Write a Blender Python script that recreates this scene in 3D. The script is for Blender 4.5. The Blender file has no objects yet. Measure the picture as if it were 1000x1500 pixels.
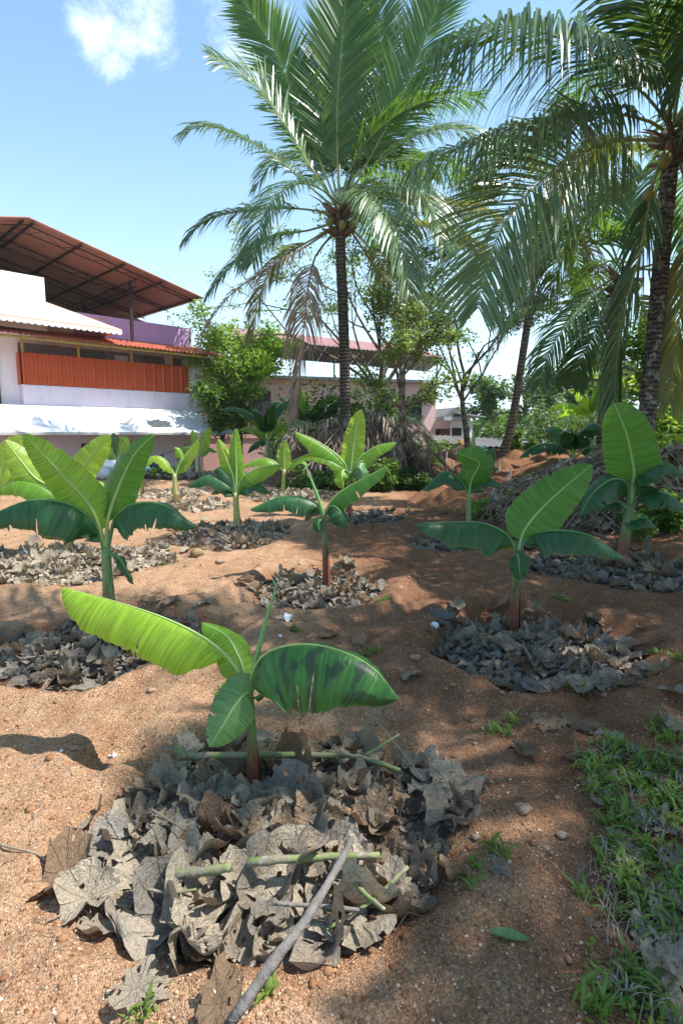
import bpy, math, random
import numpy as np
from mathutils import Vector, Matrix

SC = bpy.context.scene
COL = SC.collection
PI = math.pi

# ------------------------------------------------------------------ camera
CAMZ, PITCH, FPX = 1.5, math.radians(7.9), 833.0
cam = bpy.data.cameras.new("camera")
cam.sensor_fit = 'VERTICAL'
cam.sensor_height = 36.0
cam.lens = 20.0
cam.clip_start = 0.05
cam.clip_end = 6000
camo = bpy.data.objects.new("camera", cam)
COL.objects.link(camo)
camo.location = (0, 0, CAMZ)
camo.rotation_euler = (PI / 2 - PITCH, 0, 0)
SC.camera = camo

# ------------------------------------------------------------------ light
SUN = Vector((0.52, -0.02, 0.85)).normalized()
SUN_EL = math.asin(SUN.z)
SUN_AZ = math.atan2(SUN.x, SUN.y)
world = bpy.data.worlds.new("World")
SC.world = world
world.use_nodes = True
wn = world.node_tree
wn.nodes.clear()
wo = wn.nodes.new('ShaderNodeOutputWorld')
wb = wn.nodes.new('ShaderNodeBackground')
wb.inputs[1].default_value = 0.14
sky = wn.nodes.new('ShaderNodeTexSky')
sky.sky_type = 'NISHITA'
sky.sun_disc = False
sky.sun_elevation = SUN_EL
sky.sun_rotation = SUN_AZ
sky.altitude = 0
sky.air_density = 1.0
sky.dust_density = 0.9
sky.ozone_density = 2.0
# soft clouds
tc = wn.nodes.new('ShaderNodeTexCoord')
nz = wn.nodes.new('ShaderNodeTexNoise')
nz.inputs['Scale'].default_value = 11.0
nz.inputs['Detail'].default_value = 9.0
nz.inputs['Roughness'].default_value = 0.68
nz.inputs['Distortion'].default_value = 0.4
wn.links.new(tc.outputs['Generated'], nz.inputs['Vector'])


def w_blob(direction, r0, r1):
    d = wn.nodes.new('ShaderNodeVectorMath'); d.operation = 'DOT_PRODUCT'
    nrm = wn.nodes.new('ShaderNodeVectorMath'); nrm.operation = 'NORMALIZE'
    wn.links.new(tc.outputs['Generated'], nrm.inputs[0])
    wn.links.new(nrm.outputs[0], d.inputs[0])
    d.inputs[1].default_value = direction
    m = wn.nodes.new('ShaderNodeMapRange')
    m.inputs[1].default_value = r0; m.inputs[2].default_value = r1
    m.interpolation_type = 'SMOOTHSTEP'
    wn.links.new(d.outputs['Value'], m.inputs[0])
    return m.outputs[0]


def pix_dir(px, py):
    dx, du = (px - 500) / FPX, (750 - py) / FPX
    v = Vector((dx, math.cos(PITCH) + du * math.sin(PITCH), -math.sin(PITCH) + du * math.cos(PITCH)))
    return v.normalized()


def wmath(op, a, b=None):
    m = wn.nodes.new('ShaderNodeMath'); m.operation = op
    for i, q in enumerate((a, b)):
        if q is None:
            continue
        if isinstance(q, (int, float)):
            m.inputs[i].default_value = q
        else:
            wn.links.new(q, m.inputs[i])
    return m.outputs[0]


blobs = None
for (px, py, a0) in ((185, 30, 0.9955), (352, 25, 0.9962), (170, 62, 0.998), (1400, 60, 0.965), (-500, 200, 0.975), (372, 65, 0.9988),
                     (2100, 300, 0.98)):
    b = w_blob(pix_dir(px, py), a0, 1.0 - (1 - a0) * 0.02)
    blobs = b if blobs is None else wmath('MAXIMUM', blobs, b)
cl = wn.nodes.new('ShaderNodeMapRange')
cl.interpolation_type = 'SMOOTHSTEP'
cl.inputs[1].default_value = 0.66; cl.inputs[2].default_value = 1.12
cl.inputs[4].default_value = 0.75
wn.links.new(wmath('ADD', wmath('MULTIPLY', blobs, 0.33), nz.outputs[0]), cl.inputs[0])
mx = wn.nodes.new('ShaderNodeMix'); mx.data_type = 'RGBA'
wn.links.new(cl.outputs[0], mx.inputs[0])
# humid white veil low over the horizon
sepw = wn.nodes.new('ShaderNodeSeparateXYZ')
wn.links.new(tc.outputs['Generated'], sepw.inputs[0])
veil = wn.nodes.new('ShaderNodeMapRange')
veil.inputs[1].default_value = 0.55; veil.inputs[2].default_value = -0.02
veil.inputs[3].default_value = 0.0; veil.inputs[4].default_value = 0.62
wn.links.new(sepw.outputs[2], veil.inputs[0])
vp = wmath('MULTIPLY', veil.outputs[0], veil.outputs[0])
mv = wn.nodes.new('ShaderNodeMix'); mv.data_type = 'RGBA'
wn.links.new(vp, mv.inputs[0])
tint = wn.nodes.new('ShaderNodeMix'); tint.data_type = 'RGBA'; tint.blend_type = 'MULTIPLY'
tint.inputs[0].default_value = 1.0
tint.inputs[7].default_value = (0.86, 1.06, 1.02, 1)
wn.links.new(sky.outputs[0], tint.inputs[6])
wn.links.new(tint.outputs[2], mv.inputs[6])
mv.inputs[7].default_value = (7.5, 8.6, 9.6, 1)
wn.links.new(mv.outputs[2], mx.inputs[6])
mx.inputs[7].default_value = (7.6, 8.0, 8.3, 1)
wn.links.new(mx.outputs[2], wb.inputs[0])
wn.links.new(wb.outputs[0], wo.inputs[0])

sl = bpy.data.lights.new("sun", 'SUN')
sl.energy = 5.0
sl.angle = math.radians(0.55)
sl.color = (1.0, 0.95, 0.87)
so = bpy.data.objects.new("sun", sl)
COL.objects.link(so)
so.location = (8, 0, 20)
so.rotation_euler = SUN.to_track_quat('Z', 'Y').to_euler()

SC.view_settings.view_transform = 'Standard'
SC.view_settings.look = 'None'
SC.view_settings.exposure = 1.02
SC.view_settings.gamma = 1.0
SC.view_settings.use_curve_mapping = False
SC.render.engine = 'CYCLES'
SC.cycles.max_bounces = 6
SC.cycles.transmission_bounces = 4
SC.cycles.transparent_max_bounces = 8
SC.cycles.use_denoising = True


# ------------------------------------------------------------------ geometry helpers
def at(px, py, Y):
    """the point at forward distance Y that this picture direction meets"""
    dx, du = (px - 500) / FPX, (750 - py) / FPX
    wy = math.cos(PITCH) + du * math.sin(PITCH)
    wz = -math.sin(PITCH) + du * math.cos(PITCH)
    k = Y / wy
    return Vector((dx * k, Y, CAMZ + wz * k))


_rs = np.random.RandomState(11)
_LAT = _rs.rand(256, 256)


def vnoise(x, y, seed=0):
    x = np.asarray(x, float) + seed * 17.31
    y = np.asarray(y, float) + seed * 9.77
    xi, yi = np.floor(x).astype(int), np.floor(y).astype(int)
    fx, fy = x - xi, y - yi
    fx = fx * fx * (3 - 2 * fx); fy = fy * fy * (3 - 2 * fy)
    a = _LAT[xi & 255, yi & 255]; b = _LAT[(xi + 1) & 255, yi & 255]
    c = _LAT[xi & 255, (yi + 1) & 255]; d = _LAT[(xi + 1) & 255, (yi + 1) & 255]
    return (a * (1 - fx) + b * fx) * (1 - fy) + (c * (1 - fx) + d * fx) * fy - 0.5


def fbm(x, y, seed=0, o=4):
    s, a = 0, 1.0
    for i in range(o):
        s = s + a * vnoise(x * 2 ** i, y * 2 ** i, seed + i)
        a *= 0.5
    return s


def sstep(a, b, x):
    t = np.clip((np.asarray(x, float) - a) / (b - a), 0, 1)
    return t * t * (3 - 2 * t)


# planting basins filled with dead leaves: cx, cy, rx, ry, depth
BAS = [
    (-0.27, 2.0, 0.60, 0.55, 0.06),
    (-1.66, 3.92, 0.76, 0.62, 0.12),
    (1.38, 3.92, 0.68, 0.66, 0.13),
    (-0.21, 5.50, 0.60, 0.75, 0.12),
    (-1.66, 8.55, 0.80, 1.05, 0.08),
    (-3.20, 6.55, 1.00, 0.95, 0.05),
    (3.05, 6.25, 0.95, 0.85, 0.10),
    (1.80, 7.75, 0.85, 0.70, 0.12),
    (0.50, 10.2, 0.60, 0.85, 0.11),
    (-3.10, 11.9, 0.75, 0.9, 0.02),
    (-1.20, 13.6, 1.10, 1.1, 0.03),
    (-4.35, 14.2, 1.0, 1.2, 0.02),
]
_mr = np.random.RandomState(5)
MOUNDS = []
for j in range(7):
    for i in range(6):
        MOUNDS.append((2.4 + i * 1.25 + _mr.rand() * .5 - (j % 2) * .5 + j * .25, 12.2 + j * 1.35 + _mr.rand() * .4, .42 + _mr.rand() * .2, .20 + _mr.rand() * .16))


def H(x, y, fine=True):
    x = np.asarray(x, float); y = np.asarray(y, float)
    z = 0.07 * fbm(x * .45, y * .45, 1, 3) + 0.06 * fbm(x * 1.6, y * 1.6, 4, 3)
    # the plot rises gently towards the right rear and drops to the houses on the left
    z = z + 0.55 * sstep(11, 22, y) * sstep(0.5, 5, x)
    z = z + 0.25 * sstep(3, 6, x) * sstep(5, 9, y)
    z = z - 1.05 * sstep(19.2, 21.2, y + 0.35 * (x + 4)) * sstep(1.0, -3.0, x)
    z = z - 1.6 * sstep(25, 34, y)
    z = z - 10.0 * sstep(45, 200, y) - 22 * sstep(150, 900, y)
    z = z + 85 * sstep(1100, 2600, y) * (0.75 + 0.7 * fbm(x * .0011, y * .0007, 3, 4)) * sstep(-1200, 900, x + 400)
    # near lumps
    near = 1 - sstep(9, 24, y)
    rough = 0.034 * fbm(x * 5, y * 5, 8, 3) + 0.020 * (np.abs(vnoise(x * 3.1, y * 3.1, 31)) - .2) * near
    if fine:
        rough = rough + 0.014 * fbm(x * 17, y * 17, 12, 3) * near
    bas = 0
    for (cx, cy, rx, ry, d) in BAS:
        dx, dy = (x - cx) / rx, (y - cy) / ry
        wob = 1 + 0.26 * vnoise(dx * 1.7 + cx, dy * 1.7 + cy, 21) + 0.10 * vnoise(dx * 6 + cx, dy * 6, 23)
        t = np.sqrt(dx * dx + dy * dy) / wob
        bas = bas - .8 * d * (1 - sstep(0.80, 1.26, t)) + 0.55 * d * np.exp(-((t - 1.38) / 0.22) ** 2)
    # a small dug hole at the left with its lip
    t = np.hypot((x + 1.03) / .2, (y - 2.5) / .16)
    bas = bas - .09 * (1 - sstep(.5, 1.1, t)) + .02 * np.exp(-((t - 1.4) / .3) ** 2)
    # raised path between the left basins
    bas = bas + 0.06 * np.exp(-((x + 1.1 - .1 * y) / .5) ** 2) * np.exp(-((y - 2.9) / .55) ** 2)
    for (cx, cy, r, h) in MOUNDS:
        q = ((x - cx) ** 2 + (y - cy) ** 2) / (r * r)
        bas = bas + h * np.exp(-q * 1.3) - .10 * np.exp(-((np.sqrt(q) - 1.7) / .45) ** 2)
    return z + rough + bas


def hz(x, y):
    return float(H(np.array([x]), np.array([y]))[0])


def hits(px, py):
    """where a picture direction meets the ground, found by marching"""
    d = pix_dir(px, py)
    o = Vector((0, 0, CAMZ))
    t = np.linspace(0.8, 60, 3000)
    xs, ys, zs = d.x * t, d.y * t, CAMZ + d.z * t
    k = np.argmax(zs < H(xs, ys, False))
    return float(xs[k]), float(ys[k])


def tag(o, label=None, cat=None, group=None, kind=None):
    if label: o['label'] = label
    if cat: o['category'] = cat
    if group: o['group'] = group
    if kind: o['kind'] = kind
    return o


def empty(name, loc, label=None, cat=None, group=None):
    o = bpy.data.objects.new(name, None)
    o.empty_display_size = 0.1
    COL.objects.link(o)
    o.location = loc
    return tag(o, label, cat, group)


def root_loc(parent):
    v = Vector((0, 0, 0))
    p = parent
    while p is not None:
        v = v + Vector(p.location)
        p = p.parent
    return v


def link(name, me, parent=None):
    o = bpy.data.objects.new(name, me)
    COL.objects.link(o)
    o.parent = parent
    return o


class MB:
    """collects geometry in world coordinates, then becomes one mesh object"""

    def __init__(s):
        s.v, s.f, s.uv, s.has_uv = [], [], [], False

    def quad(s, a, b, c, d):
        n = len(s.v)
        s.v += [tuple(a), tuple(b), tuple(c), tuple(d)]
        s.f.append((n, n + 1, n + 2, n + 3))

    def poly(s, pts):
        n = len(s.v)
        s.v += [tuple(p) for p in pts]
        s.f.append(tuple(range(n, n + len(pts))))

    def prism(s, bot, top):
        """closed solid between two loops with the same number of points"""
        n, k = len(s.v), len(bot)
        s.v += [tuple(p) for p in bot] + [tuple(p) for p in top]
        s.f.append(tuple(reversed(range(n, n + k))))
        s.f.append(tuple(range(n + k, n + 2 * k)))
        for i in range(k):
            j = (i + 1) % k
            s.f.append((n + i, n + j, n + k + j, n + k + i))

    def box(s, o, ax, ay, az):
        o, ax, ay, az = Vector(o), Vector(ax), Vector(ay), Vector(az)
        s.prism([o, o + ax, o + ax + ay, o + ay], [o + az, o + ax + az, o + ax + ay + az, o + ay + az])

    def tube(s, pts, rad, seg=8, cap=True, wob=0, rnd=None):
        pts = [Vector(p) for p in pts]
        n0 = len(s.v)
        if not isinstance(rad, (list, tuple)):
            rad = [rad] * len(pts)
        prev = None
        for i, p in enumerate(pts):
            t = (pts[min(i + 1, len(pts) - 1)] - pts[max(i - 1, 0)])
            if t.length < 1e-9: t = Vector((0, 0, 1))
            t.normalize()
            if prev is None:
                prev = t.orthogonal().normalized()
            a = (prev - t * prev.dot(t))
            if a.length < 1e-6: a = t.orthogonal()
            a.normalize(); prev = a
            b = t.cross(a)
            for k in range(seg):
                th = 2 * PI * k / seg
                r = rad[i] * (1 + (wob * (rnd.random() - .5) if wob else 0))
                s.v.append(tuple(p + a * (r * math.cos(th)) + b * (r * math.sin(th))))
        for i in range(len(pts) - 1):
            for k in range(seg):
                k2 = (k + 1) % seg
                s.f.append((n0 + i * seg + k, n0 + i * seg + k2, n0 + (i + 1) * seg + k2, n0 + (i + 1) * seg + k))
        if cap:
            s.f.append(tuple(n0 + k for k in reversed(range(seg))))
            s.f.append(tuple(n0 + (len(pts) - 1) * seg + k for k in range(seg)))

    def mesh(s, name, m, off=(0, 0, 0), smooth=False):
        me = bpy.data.meshes.new(name)
        o = Vector(off)
        if o.length > 0:
            vs = [(a - o.x, b - o.y, c - o.z) for a, b, c in s.v]
        else:
            vs = s.v
        me.from_pydata(vs, [], s.f)
        if s.has_uv and len(s.uv) == len(s.v):
            ul = me.uv_layers.new(name="UVMap")
            li = np.empty(len(me.loops), dtype=np.int32)
            me.loops.foreach_get('vertex_index', li)
            ul.data.foreach_set('uv', np.array(s.uv, dtype=np.float32)[li].ravel())
        if m is not None:
            me.materials.append(m)
        if smooth:
            me.polygons.foreach_set('use_smooth', [True] * len(me.polygons))
        me.update()
        return me

    def build(s, name, m, parent=None, smooth=False, kind=None):
        me = s.mesh(name, m, root_loc(parent), smooth)
        o = link(name, me, parent)
        if kind: o['kind'] = kind
        return o


def spline(pts, n):
    """Catmull-Rom through the points, n samples"""
    P = [Vector(p) for p in pts]
    P = [P[0] * 2 - P[1]] + P + [P[-1] * 2 - P[-2]]
    out = []
    segs = len(P) - 3
    for i in range(n):
        u = i / (n - 1) * segs
        k = min(int(u), segs - 1)
        t = u - k
        a, b, c, d = P[k:k + 4]
        out.append(0.5 * ((2 * b) + (c - a) * t + (2 * a - 5 * b + 4 * c - d) * t * t + (3 * b - a - 3 * c + d) * t ** 3))
    # even spacing
    L = [0]
    for i in range(1, n):
        L.append(L[-1] + (out[i] - out[i - 1]).length)
    res, j = [], 0
    for i in range(n):
        s = L[-1] * i / (n - 1)
        while j < n - 2 and L[j + 1] < s: j += 1
        w = (s - L[j]) / max(L[j + 1] - L[j], 1e-9)
        res.append(out[j].lerp(out[j + 1], min(max(w, 0), 1)))
    return res, L[-1]


# ------------------------------------------------------------------ materials
class NT:
    def __init__(s, name):
        s.m = bpy.data.materials.new(name)
        s.m.use_nodes = True
        s.t = s.m.node_tree
        s.b = s.t.nodes['Principled BSDF']
        s.out = s.t.nodes['Material Output']

    def n(s, typ, **kw):
        q = s.t.nodes.new(typ)
        for k, v in kw.items():
            if k.startswith('i_'):
                q.inputs[k[2:].replace('_', ' ')].default_value = v
            else:
                setattr(q, k, v)
        return q

    def l(s, a, b):
        s.t.links.new(a, b)

    def coord(s, kind='Object'):
        return s.n('ShaderNodeTexCoord').outputs[kind]

    def pos(s):
        return s.n('ShaderNodeNewGeometry').outputs['Position']

    def noise(s, vec, scale, detail=4, rough=.55, dist=0):
        q = s.n('ShaderNodeTexNoise')
        q.inputs['Scale'].default_value = scale
        q.inputs['Detail'].default_value = detail
        q.inputs['Roughness'].default_value = rough
        q.inputs['Distortion'].default_value = dist
        s.l(vec, q.inputs['Vector'])
        return q.outputs[0]

    def mapping(s, vec, scale=(1, 1, 1), rot=(0, 0, 0)):
        q = s.n('ShaderNodeMapping')
        q.inputs['Scale'].default_value = scale
        q.inputs['Rotation'].default_value = rot
        s.l(vec, q.inputs['Vector'])
        return q.outputs[0]

    def ramp(s, fac, stops):
        q = s.n('ShaderNodeValToRGB')
        e = q.color_ramp.elements
        while len(e) < len(stops): e.new(.5)
        for i, (p, c) in enumerate(stops):
            e[i].position = p
            e[i].color = (c, c, c, 1) if isinstance(c, (int, float)) else (*c, 1)
        s.l(fac, q.inputs[0])
        return q.outputs[0]

    def mix(s, fac, a, b, mode='MIX'):
        q = s.n('ShaderNodeMix', data_type='RGBA', blend_type=mode)
        for sock, v in ((q.inputs[0], fac), (q.inputs[6], a), (q.inputs[7], b)):
            if isinstance(v, (int, float)): sock.default_value = v
            elif isinstance(v, tuple): sock.default_value = (*v, 1) if len(v) == 3 else v
            else: s.l(v, sock)
        return q.outputs[2]

    def math(s, op, a, b=0.0):
        q = s.n('ShaderNodeMath', operation=op)
        for i, v in enumerate((a, b)):
            if isinstance(v, (int, float)): q.inputs[i].default_value = v
            else: s.l(v, q.inputs[i])
        return q.outputs[0]

    def bump(s, h, strength=.5, dist=.01):
        q = s.n('ShaderNodeBump')
        q.inputs['Strength'].default_value = strength
        q.inputs['Distance'].default_value = dist
        s.l(h, q.inputs['Height'])
        s.l(q.outputs[0], s.b.inputs['Normal'])
        return q.outputs[0]

    def rnd(s):
        return s.n('ShaderNodeObjectInfo').outputs['Random']

    def col(s, c):
        if isinstance(c, tuple): s.b.inputs['Base Color'].default_value = (*c, 1)
        else: s.l(c, s.b.inputs['Base Color'])

    def rough(s, r, spec=None):
        s.b.inputs['Roughness'].default_value = r
        if spec is not None: s.b.inputs['Specular IOR Level'].default_value = spec

    def translucent(s, color, fac):
        tr = s.n('ShaderNodeBsdfTranslucent')
        if isinstance(color, tuple): tr.inputs[0].default_value = (*color, 1)
        else: s.l(color, tr.inputs[0])
        mxs = s.n('ShaderNodeMixShader')
        mxs.inputs[0].default_value = fac
        s.l(s.b.outputs[0], mxs.inputs[1]); s.l(tr.outputs[0], mxs.inputs[2])
        s.l(mxs.outputs[0], s.out.inputs[0])


def simple(name, c, r=.7, var=.15, scale=6, bump=0.0, bscale=40, spec=.3):
    t = NT(name)
    p = t.pos()
    k = t.ramp(t.noise(p, scale, 5), [(0.3, 1 - var), (0.7, 1 + var * .5)])
    t.col(t.mix(1.0, c, k, 'MULTIPLY'))
    t.rough(r, spec)
    if bump: t.bump(t.noise(p, bscale, 5), bump, .02)
    return t.m


def make_soil():
    t = NT('soil')
    p = t.pos()
    big = t.noise(p, 0.9, 4)
    mid = t.noise(p, 7, 5, .6)
    fine = t.noise(p, 90, 4, .7)
    grain = t.n('ShaderNodeTexVoronoi', feature='F1'); grain.inputs['Scale'].default_value = 170
    t.l(p, grain.inputs['Vector'])
    grain2 = t.n('ShaderNodeTexVoronoi', feature='F1'); grain2.inputs['Scale'].default_value = 62
    t.l(p, grain2.inputs['Vector'])
    attr = t.n('ShaderNodeAttribute'); attr.attribute_name = 'fresh_shaded'
    dry = t.mix(t.ramp(mid, [(.3, 0.), (.7, 1.)]), (.45, .295, .185), (.345, .19, .108))
    fresh_shaded = t.mix(t.ramp(mid, [(.3, 0.), (.7, 1.)]), (.25, .123, .066), (.16, .074, .041))  # red dug soil; also the darker tone painted in for shaded ground
    base = t.mix(t.math('ADD', attr.outputs['Fac'], t.math('MULTIPLY', t.math('SUBTRACT', big, .45), 1.3)), dry, fresh_shaded)
    sp = t.ramp(fine, [(.36, .66), (.5, 1.), (.66, 1.28)])
    base = t.mix(1.0, base, sp, 'MULTIPLY')
    # coarse laterite grains: some pale, some rust, some dark
    gcol = t.ramp(t.n('ShaderNodeSeparateColor').outputs[0], [(0, 0.)]) if False else None
    sc = t.n('ShaderNodeSeparateColor'); t.l(grain2.outputs['Color'], sc.inputs[0])
    gm = t.math('MULTIPLY', t.ramp(sc.outputs[0], [(.80, 0.), (.84, 1.)]), t.ramp(grain2.outputs['Distance'], [(.28, 1.), (.42, 0.)]))
    gc = t.mix(t.ramp(sc.outputs[1], [(.45, 0.), (.55, 1.)]), (.52, .40, .28), (.30, .12, .06))
    base = t.mix(t.math('MULTIPLY', gm, .75), base, gc)
    sc1 = t.n('ShaderNodeSeparateColor'); t.l(grain.outputs['Color'], sc1.inputs[0])
    base = t.mix(.55, base, t.mix(1.0, base, t.ramp(sc1.outputs[0], [(0, .45), (.5, .95), (.86, 1.3), (1., 2.0)]), 'MULTIPLY'))
    # green beyond the plot
    dist = t.n('ShaderNodeSeparateXYZ'); t.l(p, dist.inputs[0])
    far = t.ramp(t.math('MULTIPLY', t.math('SUBTRACT', dist.outputs[1], 23.), .12), [(0, 0.), (1, 1.)])
    gr = t.mix(t.ramp(t.noise(p, .8, 5), [(.35, 0.), (.65, 1.)]), (.045, .075, .02), (.10, .12, .04))
    base = t.mix(far, base, gr)
    t.col(base)
    t.rough(.95, .12)
    h = t.math('ADD', t.math('MULTIPLY', grain.outputs['Distance'], -.5), t.math('MULTIPLY', fine, .8))
    h = t.math('ADD', h, t.math('MULTIPLY', gm, .9))
    h = t.math('ADD', h, t.math('MULTIPLY', t.noise(p, 28, 4, .6), .9))
    t.bump(h, 1.0, .014)
    return t.m


def make_banana(name, up, light, tr, fac, blotch=0.0):
    t = NT(name)
    uv = t.n('ShaderNodeUVMap').outputs[0]
    sp = t.n('ShaderNodeSeparateXYZ'); t.l(uv, sp.inputs[0])
    av = t.math('ABSOLUTE', sp.outputs[1])
    uu = t.math('SUBTRACT', sp.outputs[0], t.math('MULTIPLY', t.math('POWER', av, 1.5), .035))
    cmb = t.n('ShaderNodeCombineXYZ'); t.l(uu, cmb.inputs[0]); t.l(sp.outputs[1], cmb.inputs[1])
    uv = cmb.outputs[0]
    lines = t.math('ADD', t.math('MULTIPLY', t.noise(t.mapping(uv, (80, .5, 1)), 1.0, 2, .5), .6), t.math('MULTIPLY', t.noise(t.mapping(uv, (230, .6, 1)), 1.0, 2, .5), .4))
    broad = t.noise(t.mapping(uv, (22, .7, 1)), 1.0, 3, .6)
    c = t.mix(t.ramp(lines, [(.38, 0.), (.62, 1.)]), tuple(x * .72 for x in up), tuple(x * 1.15 for x in light))
    c = t.mix(t.ramp(broad, [(.35, 0.), (.75, .6)]), c, tuple(x * .72 for x in up))
    # slight yellow brown rim and paler midrib zone
    sep = t.n('ShaderNodeSeparateXYZ'); t.l(uv, sep.inputs[0])
    v = t.math('ABSOLUTE', sep.outputs[1])
    c = t.mix(t.ramp(v, [(.0, .5), (.07, 0.)]), c, tuple(min(1, x * 2.2 + .03) for x in light))
    c = t.mix(t.ramp(t.math('ADD', v, t.math('MULTIPLY', t.math('SUBTRACT', t.noise(t.coord('Object'), 9, 4, .7), .5), .16)), [(.94, 0.), (.985, .75)]), c, (.24, .17, .07))
    rb = t.noise(t.coord('Object'), 7, 4, .7)
    c = t.mix(t.ramp(rb, [(.66, 0.), (.74, .35)]), c, (.16, .13, .05))
    if blotch:
        bl = t.noise(t.mapping(uv, (16, 1.6, 1)), 1.3, 3, .5)
        c = t.mix(t.math('MULTIPLY', t.ramp(bl, [(.51, 0.), (.56, 1.)]), blotch), c, (.022, .035, .03))
    t.col(c)
    t.rough(.42, .45)
    hh = t.math('ADD', t.math('MULTIPLY', lines, 1.0), t.math('MULTIPLY', broad, 1.6))
    t.bump(hh, .42, .010)
    t.translucent(t.mix(t.ramp(lines, [(.38, 0.), (.62, 1.)]), tuple(x * .75 for x in tr), tuple(x * 1.1 for x in tr)), fac)
    return t.m


def make_dead(name, ca, cb, hue=(1, 1, 1)):
    t = NT(name)
    p = t.coord('Object')
    r = t.rnd()
    c = t.mix(r, ca, cb)
    n1 = t.noise(p, 16, 5, .65)
    c = t.mix(1.0, c, t.ramp(n1, [(.28, .55), (.5, 1.), (.72, 1.25)]), 'MULTIPLY')
    c = t.mix(t.ramp(t.noise(p, 55, 4, .7), [(.62, 0.), (.70, .55)]), c, (.09, .065, .045))
    t.col(c)
    t.rough(.85, .15)
    gr = t.n('ShaderNodeTexGradient', gradient_type='RADIAL')
    wv = t.n('ShaderNodeVectorMath', operation='ADD')
    t.l(p, wv.inputs[0])
    nzv = t.n('ShaderNodeTexNoise'); nzv.inputs['Scale'].default_value = 3
    t.l(p, nzv.inputs['Vector'])
    sc_ = t.n('ShaderNodeVectorMath', operation='SCALE'); sc_.inputs['Scale'].default_value = .16
    t.l(nzv.outputs['Color'], sc_.inputs[0]); t.l(sc_.outputs[0], wv.inputs[1])
    t.l(wv.outputs[0], gr.inputs['Vector'])
    fr = t.math('ABSOLUTE', t.math('SUBTRACT', t.math('FRACT', t.math('MULTIPLY', gr.outputs['Fac'], 9.0)), .5))
    vein = t.ramp(fr, [(0, 1.), (.07, 0.)])
    c2 = t.mix(t.math('MULTIPLY', vein, t.math('MULTIPLY', r, .25)), c, cb)
    t.col(c2)
    h = t.math('ADD', t.math('MULTIPLY', vein, .28), t.noise(p, 5, 6, .65))
    t.bump(h, .8, .05)
    t.translucent(t.mix(1.0, c, (1.3, 1.0, .7), 'MULTIPLY'), .12)
    return t.m


def make_frond(name, a, b, tr, fac, rough=.36):
    t = NT(name)
    p = t.pos()
    c = t.mix(t.ramp(t.noise(p, 2.2, 4), [(.3, 0.), (.7, 1.)]), a, b)
    c = t.mix(t.ramp(t.noise(p, 11, 3), [(.62, 0.), (.8, .5)]), c, (.26, .22, .08))
    t.col(c)
    t.rough(rough, .5)
    t.translucent(tr, fac)
    return t.m


def make_trunk(name, a, b, ringscale, lichen=.4):
    t = NT(name)
    p = t.pos()
    w = t.n('ShaderNodeTexWave', wave_type='BANDS', bands_direction='Z')
    w.inputs['Scale'].default_value = ringscale
    w.inputs['Distortion'].default_value = 3.5
    w.inputs['Detail'].default_value = 4
    w.inputs['Detail Scale'].default_value = 2.5
    t.l(p, w.inputs['Vector'])
    c = t.mix(t.ramp(w.outputs[1], [(.2, 0.), (.8, 1.)]), a, b)
    c = t.mix(t.math('MULTIPLY', t.ramp(t.noise(p, 9, 5, .7), [(.52, 0.), (.58, 1.)]), lichen), c, (.34, .33, .28))
    c = t.mix(1.0, c, t.ramp(t.noise(t.mapping(p, (30, 30, 4)), 1.5, 4), [(.3, .6), (.7, 1.2)]), 'MULTIPLY')
    t.col(c)
    t.rough(.9, .1)
    t.bump(t.math('ADD', w.outputs[1], t.noise(p, 40, 4)), .8, .03)
    return t.m


def make_plaster(name, c, dirt=(.25, .2, .18), amt=.35):
    t = NT(name)
    p = t.pos()
    n = t.noise(t.mapping(p, (1.2, 1.2, .35)), 1.6, 6, .65)
    k = t.mix(t.math('MULTIPLY', t.ramp(n, [(.52, 0.), (.75, 1.)]), amt), c, dirt)
    k = t.mix(1.0, k, t.ramp(t.noise(p, 14, 5, .6), [(.3, .92), (.7, 1.04)]), 'MULTIPLY')
    t.col(k)
    t.rough(.88, .2)
    t.bump(t.noise(p, 60, 4), .25, .01)
    return t.m


def make_sheet(name, a, b, rough=.5, streak=True):
    t = NT(name)
    p = t.pos()
    n = t.noise(p, 1.1, 6, .6)
    c = t.mix(t.ramp(n, [(.35, 0.), (.7, 1.)]), a, b)
    c = t.mix(t.ramp(t.noise(p, 9, 5, .7), [(.58, 0.), (.75, .45)]), c, tuple(x * .5 for x in a))
    t.col(c)
    t.rough(rough, .4)
    return t.m


def make_foliage(name, a, b, tr=(.14, .26, .03), fac=.35, rough=.45):
    t = NT(name)
    p = t.pos()
    c = t.mix(t.ramp(t.noise(p, 1.4, 3), [(.3, 0.), (.7, 1.)]), a, b)
    c = t.mix(t.ramp(t.noise(p, 14, 2), [(.4, 0.), (.7, .7)]), c, tuple(x * 1.5 for x in b))
    t.col(c)
    t.rough(rough, .4)
    t.translucent(tr, fac)
    return t.m


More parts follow.
